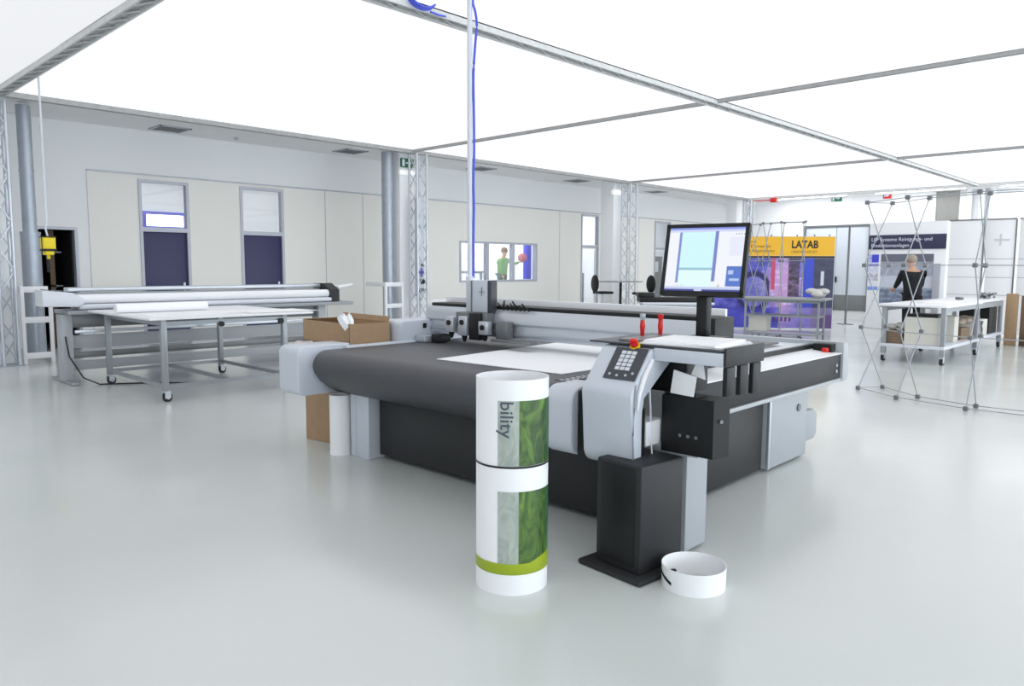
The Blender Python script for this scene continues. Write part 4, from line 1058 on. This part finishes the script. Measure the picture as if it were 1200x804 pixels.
o = m.build('plastic_bag', M['bag'], loc=(13.14, 3.93, .495)); tag(o, 'white plastic bag on the brown box of the packing table shelf', 'bag')
carton('black_case', 'black flat case on top of the large white carton', at(13.06, 3.40, .736, 4), .38, .42, .045, 'black', tape=False)
carton('white_carton', 'small white carton behind the front right leg on the shelf', at(13.95, 3.38, .292, 5), .4, .3, .42, 'beige_box', tape=False)
carton('cardboard_box', 'flat brown cardboard box on the shelf, right of the front leg', at(14.48, 3.40, .292, -4), .42, .4, .20, 'cardboard_dark', tape=False)
m = MB(); rnd = random.Random(9)
for k in range(8): m.ball((rnd.uniform(0, .7), rnd.uniform(0, .2), .05+rnd.uniform(0, .06)), .09, (1.3, 1, .7), seg=10)
o = m.build('plastic_bag', mat('brown_bag', (.62, .56, .50), .4, bump=.4, bscale=12), loc=(14.50, 3.42, .53)); tag(o, 'brown plastic bag on the flat cardboard box, right part of shelf', 'bag')
t = thing('patterned_tin', 'tin box with black and yellow pattern on the packing table shelf', 'tin box', (15.4, 3.32, .292))
m = MB(); m.box(0, .5, 0, .4, 0, .30, bev=.01); m.build('tin_body', M['beige_box'], t)
m = MB(); m.prism([(.0, .02), (.12, .02), (.18, .12), (.10, .2), (.2, .27), (.0, .29)], -.003, -.0005, 'y'); m.build('tin_pattern', M['black'], t)
carton('black_case', 'black case at the rear of the packing table shelf', at(16.2, 3.36, .292), .6, .5, .50, 'black', tape=False)
for k, (x, y, r, h, mm, lb) in enumerate(((17.35, 3.25, 5, 1.02, 'cardboard', 'brown cardboard sheet pack leaning at the far end of the packing table'), (17.45, 3.02, -4, .98, 'cardboard_dark', 'darker cardboard sheet pack right of the first'), (17.6, 2.86, 3, .93, 'beige_box', 'pale cardboard sheet pack, rightmost of the three'))):
    m = MB(); m.box(0, .10, 0, .20, 0, h, bev=.003); o = m.build('cardboard_pack', M[mm]); o.matrix_world = at(x, y-.12, 0, r); tag(o, lb, 'cardboard', 'cardboard packs behind the packing table')
for k, (x, y, h, mm, lb) in enumerate(((17.2, 2.78, .26, 'purple', 'violet short box on the floor beside the cardboard packs'), (17.25, 2.60, .26, 'soft_white', 'pale short box on the floor, right of the violet one'))):
    m = MB(); m.box(0, .2, 0, .14, 0, h, bev=.01); o = m.build('small_box', M[mm]); o.matrix_world = at(x, y, 0, 0); tag(o, lb, 'box')
m = MB(); m.lathe([(0, 0), (.06, 0), (.07, .02), (.07, .05), (0, .055)], 0, 0, 24); o = m.build('tape_roll', M['alu_dark'], loc=(15.7, 3.75, .931)); tag(o, 'dark tape roll on the white top of the packing table', 'tape roll')
m = MB()
m.prism([(0, 0), (.9, .05), (.8, .5), (.1, .45)], 0, .004, 'z'); m.prism([(.3, .1), (1.3, .0), (1.2, .5), (.4, .6)], .004, .009, 'z')
o = m.build('loose_sheets', M['paper'], loc=(13.6, 3.4, .931)); tag(o, 'white sheets on the packing table top', 'sheets')
m = MB(); rnd = random.Random(11)
for k in range(7): m.path([(rnd.uniform(0, .5), rnd.uniform(0, .3), .02), (rnd.uniform(0, .5), rnd.uniform(0, .3), .10), (rnd.uniform(0, .5), rnd.uniform(0, .3), .03)], .02)
o = m.build('tangled_straps', M['alu_dark'], loc=(16.5, 3.4, .931)); tag(o, 'tangle of dark straps on the far end of the packing table', 'straps')

# ================================================================== people
def skin_body(name, pts, edges, radii, m, parent, sub=2, root=0):
    me = bpy.data.meshes.new(name); me.from_pydata(pts, edges, [])
    o = bpy.data.objects.new(name, me); COL.objects.link(o)
    md = o.modifiers.new('skin', 'SKIN'); md.use_smooth_shade = True
    sv = me.skin_vertices[0].data if me.skin_vertices else None
    if sv is None:
        bm = bmesh.new(); bm.from_mesh(me); lay = bm.verts.layers.skin.verify(); bm.to_mesh(me); bm.free(); sv = me.skin_vertices[0].data
    for i, r in enumerate(radii):
        sv[i].radius = (r, r) if not isinstance(r, tuple) else r
        sv[i].use_root = (i == root)
    sb = o.modifiers.new('sub', 'SUBSURF'); sb.levels = sub; sb.render_levels = sub
    dg = bpy.context.evaluated_depsgraph_get(); me2 = bpy.data.meshes.new_from_object(o.evaluated_get(dg))
    for p in me2.polygons: p.use_smooth = True
    me2.materials.clear(); me2.materials.append(m)
    bpy.data.objects.remove(o); o2 = bpy.data.objects.new(name, me2); COL.objects.link(o2); o2.parent = parent
    return o2
def hand(m, wrist, d, side, up=Vector((0, 0, 1))):
    d = d.normalized(); sd = d.cross(up).normalized()*side
    wrist = Vector(wrist); palm = wrist+d*.05
    m.ball(palm, .042, (1, 1, .7), seg=10)
    for k in range(4):
        b = palm+d*.03+sd*(.03-.02*k); L = (.065, .075, .07, .055)[k]
        m.path([b, b+d*L*.55-up*.006, b+d*L*.95-up*.025], [.009, .0085, .006], seg=6)
    b = wrist+d*.02+sd*.035; m.path([b, b+sd*.025+d*.03, b+sd*.03+d*.06-up*.01], [.011, .010, .007], seg=6)
def person(loc, rz, label, lean=0., shirt='black_cloth', trousers='black_cloth', hair='hair_grey', armL=None, armR=None, h=1.76, legs=None):
    """faces +x locally. +y is the person's left"""
    t = thing('person', label, 'person', loc, rz)
    k = h/1.76
    Lx = lambda z: lean*max(0, z-.95)
    V_ = lambda x, y, z: (k*(x+Lx(z)), k*y, k*z)
    aL = armL or [(.02, .235, 1.14), (.06, .25, .90)]; aR = armR or [(.02, -.235, 1.14), (.06, -.25, .90)]
    lg = legs or [[(.0, .10, .88), (.01, .11, .50), (-.02, .115, .09)], [(.0, -.10, .88), (.02, -.11, .50), (-.01, -.115, .09)]]
    # skin: head, neck, arms body surface
    pts = [V_(0, 0, .95), V_(0, 0, 1.10), V_(-.01, 0, 1.28), V_(-.015, 0, 1.42), V_(-.005, 0, 1.50), V_(.02, 0, 1.58), V_(.03, 0, 1.68)]
    rad = [(.09, .08), (.08, .07), (.09, .075), (.075, .06), .05, (.08, .08), (.085, .09)]
    ed = [(i, i+1) for i in range(6)]
    def add(p, r, frm): pts.append(p); rad.append(r); ed.append((frm, len(pts)-1)); return len(pts)-1
    for arm, sgn in ((aL, 1), (aR, -1)):
        a = add(V_(-.01, .185*sgn, 1.41), .05, 3); b_ = add(V_(*arm[0]), .042, a); c = add(V_(*arm[1]), .030, b_)
    for L in lg:
        a = add(V_(*L[0]), .08, 0); b_ = add(V_(*L[1]), .064, a); c = add(V_(*L[2]), .045, b_); add(V_(L[2][0]+.14, L[2][1], .04), .038, c)
    body = skin_body('body', pts, ed, [tuple(x*k for x in r) if isinstance(r, tuple) else r*k for r in rad], M['skin'], t)
    # face
    hx = k*(.03+Lx(1.66)); hz = k*1.665
    m = MB(); m.ball((hx+.105*k, 0, hz-.005), .015*k, (1, .8, 1.4)); m.build('nose', M['skin'], t)
    m = MB()
    for s_ in (1, -1): m.ball((hx+.088*k, .032*s_*k, hz+.018*k), .009*k)
    m.box(hx+.085*k, hx+.094*k, -.022*k, .022*k, hz-.050*k, hz-.044*k); m.build('face_features', M['hair_brown'], t)
    m = MB()
    for s_ in (1, -1): m.ball((hx+.0*k, .09*s_*k, hz-.0), .024*k, (.6, .4, 1.2))
    m.build('ear', M['skin'], t)
    m = MB(); m.ball((hx-.022*k, 0, hz+.030*k), .108*k, (1.0, .92, .95), seg=20); m.build('hair', M[hair], t)
    # clothes: a slightly larger skin over torso and arms
    pts = [V_(0, 0, .82), V_(0, 0, 1.05), V_(-.01, 0, 1.28), V_(-.015, 0, 1.44)]; rad = [(.20, .17), (.19, .155), (.205, .155), (.15, .12)]; ed = [(0, 1), (1, 2), (2, 3)]
    for arm, sgn in ((aL, 1), (aR, -1)):
        a = add(V_(-.01, .19*sgn, 1.415), .075, 3); b_ = add(V_(*arm[0]), .058, a)
        q = Vector(arm[0]).lerp(Vector(arm[1]), .92); add(V_(*q), .042, b_)
    skin_body('shirt', pts, ed, [tuple(x*k for x in r) if isinstance(r, tuple) else r*k for r in rad], M[shirt], t)
    pts = [V_(0, 0, 1.06)]; rad = [(.17, .135)]; ed = []
    for L in lg:
        a = add(V_(*L[0]), .11, 0); b_ = add(V_(*L[1]), .078, a); c = add(V_(*L[2]), .062, b_)
    skin_body('trousers', pts, ed, [tuple(x*k for x in r) if isinstance(r, tuple) else r*k for r in rad], M[trousers], t)
    for L in lg:
        m = MB(); x, y = L[2][0]*k, L[2][1]*k; m.ball((x+.07*k, y, .045*k), .055*k, (2.4, .85, .8), seg=16); m.build('shoe', M['black'], t)
    for arm, sgn in ((aL, 1), (aR, -1)):
        e, w = Vector(V_(*arm[0])), Vector(V_(*arm[1]))
        m = MB(); hand(m, w, (w-e), -sgn); m.build('hand', M['skin'], t)
    return t
vdir = math.atan2(4.95, 17.2)
person((17.2, 4.98, 0), vdir+R(18), 'person in black clothes with grey hair seen from behind, bending over the packing table', lean=.22, armL=[(.18, .24, 1.18), (.38, .24, 1.08)], armR=[(.16, -.22, 1.14), (.36, -.16, 1.02)], h=1.76)
# person in green behind the ribbon window, on a low platform
m = MB(); m.box(-.6, .6, -.5, .5, 0, .34, bev=.01); o = m.build('platform', M['shell_side'], loc=(16.05, 16.0, 0)); tag(o, 'low grey platform behind the ribbon window', 'platform')
person((16.05, 16.0, .34), R(-75), 'person in light green shirt with one arm raised, seen through the ribbon window', lean=.10, shirt='green_cloth', trousers='green_dark', hair='hair_brown', armL=[(.20, .36, 1.28), (.30, .50, 1.34)], armR=[(.10, -.27, 1.16), (.15, -.22, .95)], h=1.70)
m = MB(); m.ball((0, 0, 0), .135, seg=24); o = m.build('red_ball', M['pink'], loc=(16.62, 15.70, 1.76)); tag(o, 'red ball held up behind the ribbon window', 'ball')
t = thing('blue_stand', 'blue upright stand with flat foot behind the right window pane', 'stand', (17.05, 15.9, 0))
m = MB(); m.box(-.10, .10, -.08, .08, 1.12, 2.6, bev=.01); m.build('post', M['blue_paint'], t)
m = MB(); m.box(-.28, .28, -.2, .2, 1.02, 1.12, bev=.01); m.box(-.22, .22, -.16, .16, 0, 1.02, bev=.01); m.build('pedestal', M['soft_white'], t)
m = MB(); m.box(0, 1.1, 0, .06, 1.30, 1.37, bev=.006); m.box(.05, .10, 0, .05, 0, 1.3); m.box(1.0, 1.05, 0, .05, 0, 1.3); o = m.build('grey_barrier', M['tube_grey'], loc=(13.9, 15.7, 0)); tag(o, 'grey horizontal barrier behind the left window pane', 'barrier')
# store room content behind the dark doorway
t = thing('shelf_upright', 'pale shelf upright inside the dark doorway', 'shelf', (3.98, 15.3, 0))
m = MB(); m.box(-.04, .04, 0, .05, 0, 2.1); m.build('upright', M['cardboard_dark'], t)
m = MB()
for z in (.5, 1.1, 1.7): m.box(-.04, .35, .0, .4, z, z+.03)
m.build('board', M['alu_dark'], t)
# glimpses behind the glazed doors
for (x, y, z1, w, lb) in ((19.3, 15.9, 1.30, .30, 'grey machine seen through the nearer glazed door'), (23.9, 15.9, 1.9, .35, 'grey cabinet seen through the farther glazed door')):
    t = thing('grey_machine', lb, 'machine', (x, y, 0)); m = MB(); m.box(-w, w, -.2, .2, 0, z1, bev=.01); m.build('machine_body', M['alu_dark'], t)
    m = MB(); m.box(-w*.6, w*.2, -.21, -.2, z1*.7, z1*.9, bev=.002); m.build('machine_display', M['soft_white'], t)

# ================================================================== light, world, view
w = bpy.data.worlds.new('world'); S.world = w; w.use_nodes = True
w.node_tree.nodes['Background'].inputs['Color'].default_value = (.85, .9, 1., 1); w.node_tree.nodes['Background'].inputs['Strength'].default_value = .6
vs = S.view_settings; vs.view_transform = 'Standard'; vs.look = 'None'; vs.gamma = 1; vs.use_curve_mapping = False; vs.exposure = -0.08
